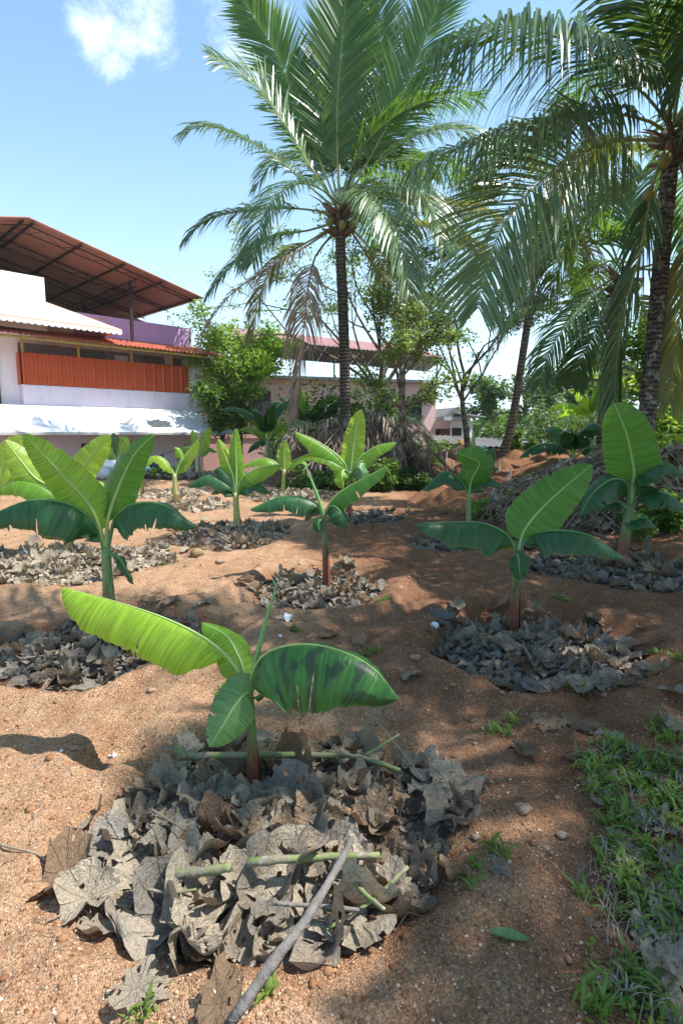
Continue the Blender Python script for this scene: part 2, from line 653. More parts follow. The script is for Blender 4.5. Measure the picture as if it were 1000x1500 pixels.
M = {}
M['soil'] = make_soil()
M['ban_young'] = make_banana('banana_leaf_young', (.105, .25, .022), (.15, .34, .035), (.46, .74, .06), .46)
M['ban_bright'] = make_banana('banana_leaf_bright', (.19, .36, .03), (.25, .45, .05), (.62, .85, .09), .5, .25)
M['ban_mid'] = make_banana('banana_leaf_green', (.05, .165, .022), (.075, .22, .03), (.24, .52, .05), .42)
M['ban_dark'] = make_banana('banana_leaf_mature', (.018, .085, .028), (.03, .12, .035), (.10, .26, .04), .24)
M['ban_blotch'] = make_banana('banana_leaf_blotched', (.035, .15, .030), (.06, .21, .045), (.20, .42, .05), .34, .85)
M['ban_pale'] = make_banana('banana_leaf_waxy', (.12, .27, .10), (.17, .34, .13), (.30, .55, .10), .40)
M['midrib'] = simple('banana_midrib', (.30, .42, .13), .45, .12, 20, spec=.5)
M['midrib_dark'] = simple('banana_midrib_dark', (.10, .22, .07), .45, .12, 20, spec=.5)


def make_stem(name, green, red, split, base):
    t = NT(name)
    uv = t.n('ShaderNodeUVMap').outputs[0]
    sep = t.n('ShaderNodeSeparateXYZ'); t.l(uv, sep.inputs[0])
    p = t.coord('Object')
    n = t.noise(t.mapping(p, (30, 30, 7)), 1.6, 4, .6)
    h = t.math('ADD', sep.outputs[0], t.math('MULTIPLY', t.math('SUBTRACT', n, .5), .55))
    c = t.mix(t.ramp(h, [(split - .12, 0.), (split + .12, 1.)]), red, green)
    c = t.mix(t.ramp(t.noise(t.mapping(p, (40, 40, 4)), 2.2, 4, .6), [(.56, 0.), (.64, .8)]), c, base)
    t.col(c)
    t.rough(.42, .45)
    t.bump(t.noise(t.mapping(p, (60, 60, 5)), 2, 3), .4, .01)
    return t.m


M['stem_red'] = make_stem('banana_stem_red', (.12, .19, .06), (.17, .05, .032), .55, (.045, .03, .02))
M['stem_green'] = make_stem('banana_stem_green', (.17, .26, .09), (.20, .14, .06), .18, (.10, .06, .04))
M['stem_yellow'] = make_stem('banana_stem_yellow', (.36, .38, .12), (.34, .17, .06), .30, (.16, .08, .04))
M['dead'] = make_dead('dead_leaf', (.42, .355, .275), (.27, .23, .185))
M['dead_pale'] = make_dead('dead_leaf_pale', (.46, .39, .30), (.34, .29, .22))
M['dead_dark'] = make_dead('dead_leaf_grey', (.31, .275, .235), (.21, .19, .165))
M['paper'] = simple('paper', (.78, .78, .80), .8, .1, 30)
M['stick_green'] = None
t = NT('stick_green')
pp = t.coord('Object')
cc = t.mix(t.ramp(t.noise(pp, 14, 4, .7), [(.42, 0.), (.6, 1.)]), (.16, .21, .07), (.20, .17, .13))
cc = t.mix(t.ramp(t.noise(pp, 34, 3, .7), [(.6, 0.), (.66, .8)]), cc, (.35, .30, .28))
t.col(cc); t.rough(.7, .25); t.bump(t.noise(pp, 60, 4), .4, .01)
M['stick_green'] = t.m
M['stick_grey'] = simple('stick_grey', (.165, .15, .14), .85, .35, 25, .6, 60)
M['twig'] = simple('dry_twig', (.26, .20, .15), .9, .3, 12)
M['twig_brown'] = simple('brown_twig', (.17, .115, .08), .9, .35, 6)
M['stone'] = simple('stone', (.30, .21, .15), .9, .3, 18, .5, 50)
M['pebble'] = None
t = NT('pebble')
isl = t.n('ShaderNodeNewGeometry').outputs['Random Per Island']
t.col(t.ramp(isl, [(0, (.14, .06, .035)), (.35, (.30, .15, .08)), (.7, (.42, .28, .18)), (1, (.60, .50, .40))]))
t.rough(.9, .15)
M['pebble'] = t.m
t = NT('clod')
isl = t.n('ShaderNodeNewGeometry').outputs['Random Per Island']
t.col(t.ramp(isl, [(0, (.16, .065, .033)), (.5, (.28, .14, .075)), (1, (.38, .22, .13))]))
t.rough(.95, .1); t.bump(t.noise(t.pos(), 120, 4, .7), .8, .006)
M['clod'] = t.m
M['frond'] = make_frond('palm_frond', (.035, .085, .028), (.065, .125, .038), (.17, .31, .035), .26)
M['frond_glossy'] = make_frond('palm_frond_waxy', (.095, .17, .07), (.15, .22, .10), (.20, .34, .05), .22, .30)
M['frond_lush'] = make_frond('palm_frond_lush', (.035, .10, .018), (.06, .145, .022), (.20, .38, .03), .34)
M['frond_yellow'] = make_frond('palm_frond_yellowing', (.12, .16, .03), (.24, .21, .045), (.34, .36, .05), .34)
M['frond_dead'] = make_frond('palm_frond_dead', (.24, .19, .15), (.32, .26, .20), (.25, .2, .12), .1, .8)
M['rachis'] = simple('frond_rachis', (.30, .29, .11), .5, .2, 5)
M['rachis_green'] = simple('frond_rachis_green', (.17, .23, .08), .45, .2, 5)
M['rachis_dead'] = simple('frond_rachis_dead', (.20, .15, .10), .85, .2, 5)
M['trunk_a'] = make_trunk('coconut_trunk_dark', (.055, .045, .036), (.15, .125, .10), 3.0, .25)
M['trunk_b'] = make_trunk('coconut_trunk_lichened', (.050, .042, .036), (.13, .105, .085), 3.8, .75)
M['trunk_c'] = make_trunk('coconut_trunk_slim', (.10, .075, .055), (.20, .15, .11), 2.6, .35)
M['bark'] = make_trunk('tree_bark', (.10, .075, .055), (.20, .16, .12), 1.0, .5)
M['husk'] = simple('coconut_husk', (.22, .15, .07), .8, .3, 12)
M['nut'] = simple('coconut_shell_green', (.20, .20, .06), .5, .2, 6)
M['fibre'] = simple('palm_fibre', (.15, .10, .06), .95, .4, 9, .6, 50)
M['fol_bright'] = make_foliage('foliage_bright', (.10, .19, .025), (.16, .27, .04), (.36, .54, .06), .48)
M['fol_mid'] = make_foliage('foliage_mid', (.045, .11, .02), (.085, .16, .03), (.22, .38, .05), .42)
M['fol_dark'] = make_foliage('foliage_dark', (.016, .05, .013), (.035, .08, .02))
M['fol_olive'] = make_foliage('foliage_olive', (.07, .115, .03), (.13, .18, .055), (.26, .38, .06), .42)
M['fol_far'] = make_foliage('foliage_far', (.075, .125, .06), (.12, .17, .085))
M['fol_grey'] = make_foliage('foliage_greygreen', (.11, .14, .085), (.15, .175, .11))
M['grass'] = make_foliage('grass_blade', (.075, .14, .02), (.14, .21, .04), (.30, .44, .06), .38)
M['lilac'] = make_plaster('plaster_lilac_white', (.74, .66, .78), (.40, .34, .36), .4)
M['white_wall'] = make_plaster('plaster_white', (.82, .78, .82), (.45, .40, .38), .4)
M['purple'] = make_plaster('plaster_purple', (.50, .32, .60), (.3, .2, .32), .25)
M['concrete'] = make_plaster('lean_to_concrete', (.78, .80, .84), (.34, .34, .34), .45)
M['edge_grey'] = make_plaster('slab_edge_grey', (.42, .42, .42), (.2, .2, .2), .4)
M['pink'] = make_plaster('plaster_pink', (.56, .34, .32), (.28, .2, .18), .3)
M['pink_pale'] = make_plaster('plaster_pale_pink', (.72, .48, .47), (.4, .3, .3), .25)
M['roof_brown'] = make_sheet('roof_sheet_brown', (.42, .22, .175), (.48, .27, .22))
M['roof_red'] = make_sheet('roof_sheet_red', (.40, .10, .06), (.50, .17, .10))
M['panel_red'] = make_sheet('panel_sheet_orange_red', (.50, .085, .025), (.44, .07, .02), .42)
M['roof_pink'] = make_sheet('roof_sheet_faded', (.36, .17, .15), (.44, .25, .23))
M['grey_sheet'] = make_sheet('grey_corrugated', (.20, .185, .175), (.13, .12, .11))
M['porch'] = make_plaster('porch_roof_tan', (.60, .42, .33), (.4, .3, .25), .4)
M['steel'] = simple('dark_steel', (.035, .025, .025), .55, .3, 5)
M['steel_teal'] = simple('teal_steel', (.05, .20, .20), .5, .2, 5)
M['yellow_pipe'] = simple('yellow_pipe', (.45, .33, .09), .6, .35, 7)
M['wood_dark'] = simple('window_wood', (.10, .035, .022), .55, .25, 9)
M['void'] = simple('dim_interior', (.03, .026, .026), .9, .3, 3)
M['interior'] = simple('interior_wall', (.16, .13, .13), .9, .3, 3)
M['glass'] = NT('window_glass').m
M['glass'].node_tree.nodes['Principled BSDF'].inputs['Base Color'].default_value = (.04, .05, .055, 1)
M['glass'].node_tree.nodes['Principled BSDF'].inputs['Roughness'].default_value = .08
M['cloth_dark'] = simple('grey_cloth', (.07, .085, .10), .9, .4, 6, .6, 20)
M['cloth_white'] = simple('white_sack', (.62, .64, .68), .8, .25, 6, .6, 12)
M['cloth_blue'] = simple('blue_cloth', (.10, .25, .45), .85, .25, 6)
M['stake'] = simple('pale_stake', (.62, .58, .52), .8, .2, 20)
M['block'] = simple('old_masonry', (.22, .17, .14), .9, .35, 4, .5, 14)
M['teal_cloth'] = simple('teal_tarp', (.02, .33, .42), .6, .2, 6)
M['lace'] = simple('white_fringe', (.75, .72, .70), .8, .2, 30)


# ------------------------------------------------------------------ ground
def axis(fine, growth, start, lim):
    out, x = [0.0], 0.0
    while x < lim:
        x += fine + growth * max(0, x - start)
        out.append(x)
    return out


def build_ground():
    px = axis(.020, .045, 2.6, 3200)
    xs = np.array([-a for a in reversed(px[1:])] + px)
    ys, y = [-60, -30, -15, -8, -4, -2, -1, -.4, 0, .3, .6, .8, .95, 1.05], 1.15
    while y < 3200:
        ys.append(y)
        y += max(.014, .0095 * y) if y < 26 else .055 * y
    ys = np.array(ys)
    X, Y = np.meshgrid(xs, ys)
    Z = H(X, Y)
    nx, ny = len(xs), len(ys)
    co = np.stack([X, Y, Z], -1).reshape(-1, 3).astype(np.float32)
    i = np.arange(nx * ny).reshape(ny, nx)
    q = np.stack([i[:-1, :-1], i[:-1, 1:], i[1:, 1:], i[1:, :-1]], -1).reshape(-1, 4).astype(np.int32)
    me = bpy.data.meshes.new('ground')
    me.vertices.add(len(co)); me.vertices.foreach_set('co', co.ravel())
    me.loops.add(q.size); me.loops.foreach_set('vertex_index', q.ravel())
    me.polygons.add(len(q))
    me.polygons.foreach_set('loop_start', np.arange(0, q.size, 4, dtype=np.int32))
    me.polygons.foreach_set('loop_total', np.full(len(q), 4, dtype=np.int32))
    me.polygons.foreach_set('use_smooth', np.ones(len(q), dtype=bool))
    me.update(calc_edges=True)
    fr = np.clip(sstep(9, 12.5, Y) * sstep(.5, 2.2, X) * 1.0 + .85 * sstep(-.3, 1.0, X + .10 * (Y - 1.2) + .5 * fbm(X * 1.1, Y * 1.1, 14, 3)) * (1 - sstep(9, 14, Y)), 0, 1)  # newly dug mounds, plus shade put into the near right soil's colour
    for (cx, cy, rx, ry, d) in BAS:
        t = np.sqrt(((X - cx) / rx) ** 2 + ((Y - cy) / ry) ** 2)
        fr = np.maximum(fr, .8 * np.exp(-((t - 1.08) / .14) ** 2) * (d / .13))
    at_ = me.attributes.new('fresh_shaded', 'FLOAT', 'POINT')
    at_.data.foreach_set('value', fr.reshape(-1).astype(np.float32))
    me.materials.append(M['soil'])
    o = link('ground', me)
    o['kind'] = 'structure'


build_ground()

ICO_V, ICO_F = [], []
_ph = (1 + 5 ** .5) / 2
for a, b in ((-1, _ph), (1, _ph), (-1, -_ph), (1, -_ph)):
    ICO_V.append((a, b, 0))
for a, b in ((-1, _ph), (1, _ph), (-1, -_ph), (1, -_ph)):
    ICO_V.append((0, a, b))
for a, b in ((_ph, -1), (_ph, 1), (-_ph, -1), (-_ph, 1)):
    ICO_V.append((a, 0, b))
ICO_V = np.array(ICO_V) / 1.9
ICO_F = np.array([(0, 11, 5), (0, 5, 1), (0, 1, 7), (0, 7, 10), (0, 10, 11), (1, 5, 9), (5, 11, 4), (11, 10, 2), (10, 7, 6), (7, 1, 8),
                  (3, 9, 4), (3, 4, 2), (3, 2, 6), (3, 6, 8), (3, 8, 9), (4, 9, 5), (2, 4, 11), (6, 2, 10), (8, 6, 7), (9, 8, 1)])


def scatter_mesh(name, m, V, F):
    """one mesh from arrays of separate little pieces: V (n, k, 3), F (f, c)"""
    n, k = V.shape[0], V.shape[1]
    c = F.shape[1]
    q = (F[None] + (np.arange(n) * k)[:, None, None]).reshape(-1, c).astype(np.int32)
    me = bpy.data.meshes.new(name)
    me.vertices.add(n * k); me.vertices.foreach_set('co', V.reshape(-1).astype(np.float32))
    me.loops.add(q.size); me.loops.foreach_set('vertex_index', q.ravel())
    me.polygons.add(len(q))
    me.polygons.foreach_set('loop_start', np.arange(0, q.size, c, dtype=np.int32))
    me.polygons.foreach_set('loop_total', np.full(len(q), c, dtype=np.int32))
    me.update(calc_edges=True)
    if m: me.materials.append(m)
    return me


def gravel():
    r = np.random.RandomState(3)
    n = 14000
    y = 1.0 + 6.5 * r.rand(n) ** 1.7
    x = (r.rand(n) - .5) * (1.5 * y + .8)
    s = .0019 + .0042 * r.rand(n) ** 5 + .00045 * y
    s[:120] *= 1.8
    V = ICO_V[None] * (1 + .35 * (r.rand(n, 12, 1) - .5)) * s[:, None, None]
    V[:, :, 2] *= .65
    V[:, :, 0] += x[:, None]; V[:, :, 1] += y[:, None]
    V[:, :, 2] += (H(x, y) + s * .15)[:, None]
    o = link('gravel', scatter_mesh('gravel', M['pebble'], V, ICO_F))
    o['kind'] = 'stuff'


gravel()


def clods():
    r = np.random.RandomState(13)
    n = 2600
    y = 1.0 + 9 * r.rand(n) ** 1.5
    x = (r.rand(n) - .5) * (1.5 * y + .8)
    s = .004 + .015 * r.rand(n) ** 7 + .0010 * y
    V = ICO_V[None] * (1 + .6 * (r.rand(n, 12, 1) - .5)) * s[:, None, None]
    V[:, :, 2] *= .6
    V[:, :, 0] += x[:, None]; V[:, :, 1] += y[:, None]
    V[:, :, 2] += (H(x, y) + s * .1)[:, None]
    o = link('soil_clods', scatter_mesh('soil_clods', M['clod'], V, ICO_F))
    o['kind'] = 'stuff'


clods()

# ------------------------------------------------------------------ dead leaves
def dead_leaf_mesh(seed, m, elong=1.0, crumple=1.0, ragged=False):
    r = random.Random(seed)
    rings, seg = 8, 34
    lob = r.choice([5, 5, 7, 3])
    depth = r.uniform(.05, .24)
    ph = r.uniform(0, 2 * PI)
    jag = [1 + r.uniform(-.05, .04) for _ in range(seg)]
    fx, fy, fp = r.uniform(1.2, 3), r.uniform(1.2, 3), r.uniform(0, 6)
    fa = r.uniform(0, PI)
    fold = r.uniform(.1, .7) * crumple
    curl = r.uniform(-.25, .75) * crumple
    amp = r.uniform(.08, .22) * crumple
    f2 = r.uniform(4, 7)
    if ragged:
        jag = [1 + r.uniform(-.26, .08) for _ in range(seg)]
        fold, curl, amp = r.uniform(.05, .3), r.uniform(-.1, .15), r.uniform(.10, .16)
    mb = MB()
    mb.v.append((0, 0, 0))
    for i in range(1, rings + 1):
        t = i / rings
        for k in range(seg):
            th = 2 * PI * k / seg
            R_ = 1 - depth * (0.5 + .5 * math.cos(lob * th + ph)) ** 1.0
            # notch where the stalk meets the blade
            dn = abs((th + PI) % (2 * PI) - PI)
            R_ *= 1 - .45 * math.exp(-(dn / .22) ** 2)
            R_ *= 1 + (jag[k] - 1) * t
            x, y = math.cos(th) * R_ * t * elong, math.sin(th) * R_ * t
            u = x * math.cos(fa) + y * math.sin(fa)
            w = -x * math.sin(fa) + y * math.cos(fa)
            z = fold * math.sqrt(u * u + .02) + curl * t * t * .5 + amp * math.sin(fx * w * 2 + fp) * math.cos(fy * u * 2 - fp) * (.4 + t)
            z += .05 * crumple * math.sin(f2 * th + 3 * t + fp) * t * t * 2 + r.uniform(-.016, .016) * t * (3.5 if ragged else 1)
            # edges curl over
            if curl > .2 and t > .7:
                q = (t - .7) / .3
                x *= 1 - .16 * q * curl; y *= 1 - .16 * q * curl
                z += .12 * q * math.sin(3 * th + fp)
            mb.v.append((x, y, z))
    for k in range(seg):
        mb.f.append((0, 1 + k, 1 + (k + 1) % seg))
    for i in range(rings - 1):
        for k in range(seg):
            if i >= 2 and r.random() < (.09 if ragged else .035): continue
            if i == rings - 2 and r.random() < .10: continue
            k2 = (k + 1) % seg
            a, b = 1 + i * seg, 1 + (i + 1) * seg
            mb.f.append((a + k, b + k, b + k2, a + k2))
    # stalk
    if r.random() < .45:
        mb.tube([(0, 0, 0.02), (.5, .02, .05), (1.1, r.uniform(-.3, .3), r.uniform(-.1, .2))], [.018, .02, .016], 4, False)
    return mb.mesh('dead_leaf', m, smooth=True)


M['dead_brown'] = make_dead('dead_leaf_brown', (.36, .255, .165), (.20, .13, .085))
LEAFV = {}
for key in ('dead', 'dead_pale', 'dead_dark', 'dead_brown'):
    LEAFV[key] = [dead_leaf_mesh(100 + i * 7 + len(key), M[key], random.Random(i).uniform(.8, 1.5), random.Random(i + 50).uniform(.6, 1.5)) for i in range(20)]
RAG = {k: [dead_leaf_mesh(900 + i * 5, M[k], .9 + .1 * i, 1, True) for i in range(7)] for k in ('dead', 'dead_pale', 'dead_brown')}
LR = random.Random(77)


def put_leaf(name, me, x, y, z, s, tilt=.5, parent=None, rot=None, zs=1.0):
    o = link(name, me, parent)
    b = root_loc(parent)
    o.location = (x - b.x, y - b.y, z - b.z)
    o.rotation_euler = rot or (LR.gauss(0, tilt), LR.gauss(0, tilt), LR.uniform(0, 2 * PI))
    o.scale = (s * LR.uniform(.8, 1.15), s * LR.uniform(.6, 1.1), s * zs * LR.uniform(.6, 1.15))
    return o


def shreds(xs, ys, zs, size, rs):
    n = len(xs)
    base = np.array([(-1, -.6, 0), (0, -.75, .35), (1, -.5, 0), (-.9, .55, .1), (.1, .8, .45), (1.1, .6, -.1)])
    F = np.array([(0, 1, 4, 3), (1, 2, 5, 4)])
    th = rs.rand(n) * 2 * PI
    a = rs.randn(n) * .6; b = rs.randn(n) * .6
    V = np.repeat(base[None], n, 0) * (1 + .4 * (rs.rand(n, 6, 3) - .5))
    V = V * (size * (.5 + rs.rand(n)))[:, None, None]
    ca, sa = np.cos(a)[:, None], np.sin(a)[:, None]
    y_, z_ = V[:, :, 1] * ca - V[:, :, 2] * sa, V[:, :, 1] * sa + V[:, :, 2] * ca
    V[:, :, 1], V[:, :, 2] = y_, z_
    ca, sa = np.cos(b)[:, None], np.sin(b)[:, None]
    x_, z_ = V[:, :, 0] * ca + V[:, :, 2] * sa, -V[:, :, 0] * sa + V[:, :, 2] * ca
    V[:, :, 0], V[:, :, 2] = x_, z_
    ca, sa = np.cos(th)[:, None], np.sin(th)[:, None]
    x_, y_ = V[:, :, 0] * ca - V[:, :, 1] * sa, V[:, :, 0] * sa + V[:, :, 1] * ca
    V[:, :, 0], V[:, :, 1] = x_, y_
    V[:, :, 0] += xs[:, None]; V[:, :, 1] += ys[:, None]; V[:, :, 2] += zs[:, None]
    return V, F


def litter_pile(idx, key, n_big, smin, smax, n_small, label, thick=.12, keys=None):
    cx, cy, rx, ry, d = BAS[idx]
    z0 = hz(cx, cy)
    root = empty('leaf_litter_pile', (cx, cy, z0), label, 'leaf pile', 'rings of dead leaves around the banana plants')
    rs = np.random.RandomState(200 + idx)

    def top(x, y):
        t2 = ((x - cx) / rx) ** 2 + ((y - cy) / ry) ** 2
        return H(x, y, False) + thick * 1.0 * np.clip(1 - t2, 0, 1) ** .6 * (1 + .6 * vnoise(x * 5, y * 5, idx))
    # small torn scraps, one mass
    rr = np.sqrt(rs.rand(n_small)) * 1.0
    th = rs.rand(n_small) * 2 * PI
    wob = 1 + .34 * vnoise(np.cos(th) * 2 + idx, np.sin(th) * 2, 33)
    xs, ys = cx + rr * rx * np.cos(th) * wob, cy + rr * ry * np.sin(th) * wob
    zs = top(xs, ys) - .012 * rs.rand(n_small)
    V, F = shreds(xs, ys, zs, smin * .55 * np.ones(n_small), rs)
    V -= np.array([cx, cy, z0])
    o = link('leaf_scraps', scatter_mesh('leaf_scraps', M[key], V, F), root)
    o['kind'] = 'stuff'
    # mulch bed under them
    mb = MB()
    ring = 26
    mb.v.append((cx, cy, float(top(np.array(cx), np.array(cy))) - .03))
    for i in range(1, 8):
        for k in range(ring):
            a = 2 * PI * k / ring
            x, y = cx + rx * i / 7.4 * math.cos(a), cy + ry * i / 7.4 * math.sin(a)
            mb.v.append((x, y, float(top(np.array(x), np.array(y))) - (.03 if i < 7 else .10)))
    for k in range(ring):
        mb.f.append((0, 1 + k, 1 + (k + 1) % ring))
    for i in range(6):
        for k in range(ring):
            k2 = (k + 1) % ring
            a, b = 1 + i * ring, 1 + (i + 1) * ring
            mb.f.append((a + k, b + k, b + k2, a + k2))
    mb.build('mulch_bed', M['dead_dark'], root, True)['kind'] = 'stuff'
    for i in range(n_big):
        q = LR.random() ** .5 * (1.08 if i % 6 or idx not in (0, 2, 5) else 1.26)
        a = LR.uniform(0, 2 * PI)
        w = 1 + .34 * float(vnoise(math.cos(a) * 2 + idx, math.sin(a) * 2, 33))
        x, y = cx + q * rx * math.cos(a) * w, cy + q * ry * math.sin(a) * w
        z = float(top(np.array(x), np.array(y)))
        if q > 1.05: z = hz(x, y) + .012
        s = smin + (smax - smin) * LR.random() ** 2.0
        k = key if not keys else LR.choice(keys)
        put_leaf('dead_leaf', LR.choice(LEAFV[k]), x, y, z + LR.uniform(-.008, .022), s, .30, root)
    return root


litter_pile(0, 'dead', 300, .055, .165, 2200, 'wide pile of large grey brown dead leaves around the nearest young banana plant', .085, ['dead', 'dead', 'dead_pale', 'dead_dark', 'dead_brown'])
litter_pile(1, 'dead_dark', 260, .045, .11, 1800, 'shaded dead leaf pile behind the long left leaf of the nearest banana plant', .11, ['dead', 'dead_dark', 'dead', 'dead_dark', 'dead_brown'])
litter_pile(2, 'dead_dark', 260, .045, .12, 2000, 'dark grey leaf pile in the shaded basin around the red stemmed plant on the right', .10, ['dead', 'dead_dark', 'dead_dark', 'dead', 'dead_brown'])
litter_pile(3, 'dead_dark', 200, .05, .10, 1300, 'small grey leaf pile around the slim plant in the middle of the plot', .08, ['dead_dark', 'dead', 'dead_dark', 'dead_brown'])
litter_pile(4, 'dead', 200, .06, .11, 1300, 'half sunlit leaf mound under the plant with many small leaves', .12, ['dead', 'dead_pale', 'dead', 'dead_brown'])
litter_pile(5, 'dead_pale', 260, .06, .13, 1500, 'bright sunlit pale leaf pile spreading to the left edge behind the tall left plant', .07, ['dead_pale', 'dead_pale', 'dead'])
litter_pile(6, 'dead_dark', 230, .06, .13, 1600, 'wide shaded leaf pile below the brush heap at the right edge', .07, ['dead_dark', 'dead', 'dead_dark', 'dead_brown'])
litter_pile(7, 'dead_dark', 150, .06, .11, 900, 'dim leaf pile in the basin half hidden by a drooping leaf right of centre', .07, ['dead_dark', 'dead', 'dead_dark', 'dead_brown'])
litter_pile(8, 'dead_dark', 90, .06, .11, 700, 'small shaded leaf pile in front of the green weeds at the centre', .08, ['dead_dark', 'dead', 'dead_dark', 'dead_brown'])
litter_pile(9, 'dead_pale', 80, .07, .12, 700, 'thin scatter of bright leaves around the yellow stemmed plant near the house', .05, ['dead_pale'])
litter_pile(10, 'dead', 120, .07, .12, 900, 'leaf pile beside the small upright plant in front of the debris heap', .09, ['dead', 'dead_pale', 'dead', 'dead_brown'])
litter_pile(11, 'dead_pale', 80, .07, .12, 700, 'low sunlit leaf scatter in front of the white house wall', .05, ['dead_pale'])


# ------------------------------------------------------------------ banana plants
CAMP = Vector((0, 0, CAMZ))


def banana_leaf(root, pts, hw, m, facing=0.0, near=60, far=15, pf=.12, n=64, mm=5, ripple=.06, slits=3, seed=0, tip=.55, rib='midrib', roll=0,
                rr=.010, asym=1.0):
    r = random.Random(seed)
    P, L = spline(pts, n)
    T = [(P[min(i + 1, n - 1)] - P[max(i - 1, 0)]).normalized() for i in range(n)]
    fr = []
    up = Vector((0, 0, 1))
    for i in range(n):
        V = (CAMP - P[i]).normalized()
        s0 = T[i].cross(up); s1 = T[i].cross(V)
        s0 = s0.normalized() if s0.length > .05 else s1.normalized()
        s1.normalize()
        S = (s0 * (1 - facing) + s1 * facing)
        S = S.normalized() if S.length > .05 else s1
        fr.append(S)
    # smooth frames
    for _ in range(4):
        fr = [((fr[max(i - 1, 0)] + fr[i] * 2 + fr[min(i + 1, n - 1)])).normalized() for i in range(n)]
    mid = n // 2
    near_pos = fr[mid].dot((CAMP - P[mid])) > 0
    if facing > .5: near_pos = True
    fp, fn = (near, far) if near_pos else (far, near)
    mb = MB(); mb.has_uv = True
    i0 = max(1, int(pf * n))
    ph = r.uniform(0, 6); ph2 = r.uniform(0, 6)
    rows = []
    slitrows = set()
    for _ in range(slits):
        slitrows.add((r.randrange(i0 + 3, n - 4), r.choice((-1, 1)), r.uniform(.3, .85)))
    edge = [1 + r.uniform(-.035, .035) for _ in range(n)]
    for i in range(i0, n):
        t = (i - i0) / (n - 1 - i0)
        w = hw * min(1.0, (t / .16 + .02)) ** .55 * max(0.0, 1 - t ** max(2.5, 3.2 / tip * .55)) ** .62
        w = max(w * edge[i], hw * .015)
        S = fr[i]
        S = (S - T[i] * S.dot(T[i])).normalized()
        N = S.cross(T[i])
        if roll:
            q = Matrix.Rotation(math.radians(roll), 3, T[i])
            S, N = q @ S, q @ N
        row = []
        for j in range(-mm, mm + 1):
            v = j / mm
            fo = math.radians(fp if v > 0 else fn)
            av = abs(v)
            ww = w * (asym if v > 0 else 1)
            # fold grows away from the midrib so the half leaf hangs in a curve
            a1 = fo * (.45 + .75 * av)
            x = av * math.cos(a1 * .85); y = -av * math.sin(a1)
            y += .015 * math.sin(74 * t + 5 * math.sin(9 * t + ph) - 4 * av) * av ** .8 + ripple * math.sin(13 * t + ph + (1.7 if v > 0 else 0)) * av ** 1.5 + ripple * .55 * math.sin(31 * t + ph2 + v * 2) * av ** 2
            p = P[i] + S * (math.copysign(1, v) * x * ww) + N * (y * ww) if j else P[i]
            mb.v.append(tuple(p)); mb.uv.append((t * L / max(hw * 2, .01) * .30, v))
        rows.append(i)
    c = 2 * mm + 1
    for (sr, sd, sv) in slitrows:
        a = sr - rows[0]
        if not 0 <= a < len(rows) - 2: continue
        for j in range(c):
            v = (j - mm) / mm
            if v * sd <= 0: continue
            k = max(0.0, (abs(v) - sv + .1) / (1.1 - sv))
            p0, p1 = Vector(mb.v[a * c + j]), Vector(mb.v[(a + 1) * c + j])
            q = p0.lerp(p1, min(1, k) * 1.25)
            q.z -= .010 * k * (hw / .1)
            if abs(v) > sv - .25: mb.v[(a + 1) * c + j] = tuple(q)
    for a in range(len(rows) - 1):
        for j in range(2 * mm):
            v = (j + .5 - mm) / mm
            cut = any(sr == rows[a] and (v > 0) == (sd > 0) and abs(v) > sv for sr, sd, sv in slitrows)
            if cut: continue
            b = a * c + j
            mb.f.append((b, b + 1, b + c + 1, b + c))
    blade = mb.build('leaf_blade', M[m], root, True)
    rb = MB()
    step = max(1, n // 16)
    idx = list(range(0, n - 1, step)) + [n - 1]
    rb.tube([P[i] for i in idx], [rr * (1 - .88 * (i / (n - 1)) ** .8) for i in idx], 6)
    q = rb.build('midrib', M[rib], blade, True)
    return blade


def stem(root, base, top, r0, r1, m, bend=0.0, n=10):
    mb = MB(); mb.has_uv = False
    pts, rad = [], []
    rn = random.Random(int(base[0] * 977) + 5)
    for i in range(n):
        t = i / (n - 1)
        p = Vector(base).lerp(Vector(top), t)
        p.x += bend * math.sin(PI * t)
        pts.append(p)
        rad.append((r0 * (1 - t) ** 1.0 + r1 * t) * (1 + .05 * math.sin(9 * t + base[0])) * (1.22 if i == 0 else 1))
    seg = 12
    mb.tube(pts, rad, seg, True, .07, rn)
    mb.has_uv = True
    for i in range(n):
        for k in range(seg):
            mb.uv.append((i / (n - 1), k / seg))
    o = mb.build('pseudostem', m, root, True)
    # overlapping dry sheath strips
    for k in range(2):
        a = rn.uniform(0, 2 * PI)
        sb = MB()
        z0, z1 = rn.uniform(.02, .2), rn.uniform(.35, .7)
        q0, q1 = pts[0].lerp(pts[-1], z0), pts[0].lerp(pts[-1], z1)
        o1 = Vector((math.cos(a), math.sin(a), 0)) * (r0 * 1.08)
        o2 = Vector((math.cos(a), math.sin(a), 0)) * (r1 * 1.5)
        sd = Vector((-math.sin(a), math.cos(a), 0)) * (r0 * .7)
        mid = q0.lerp(q1, .5) + (o1 + o2) * .5
        sb.poly([q0 + o1 - sd, q0 + o1 + sd, mid + sd * .8, q1 + o2 * 1.15, mid - sd * .6])
        sb.build('sheath', m, root, True)
    return o


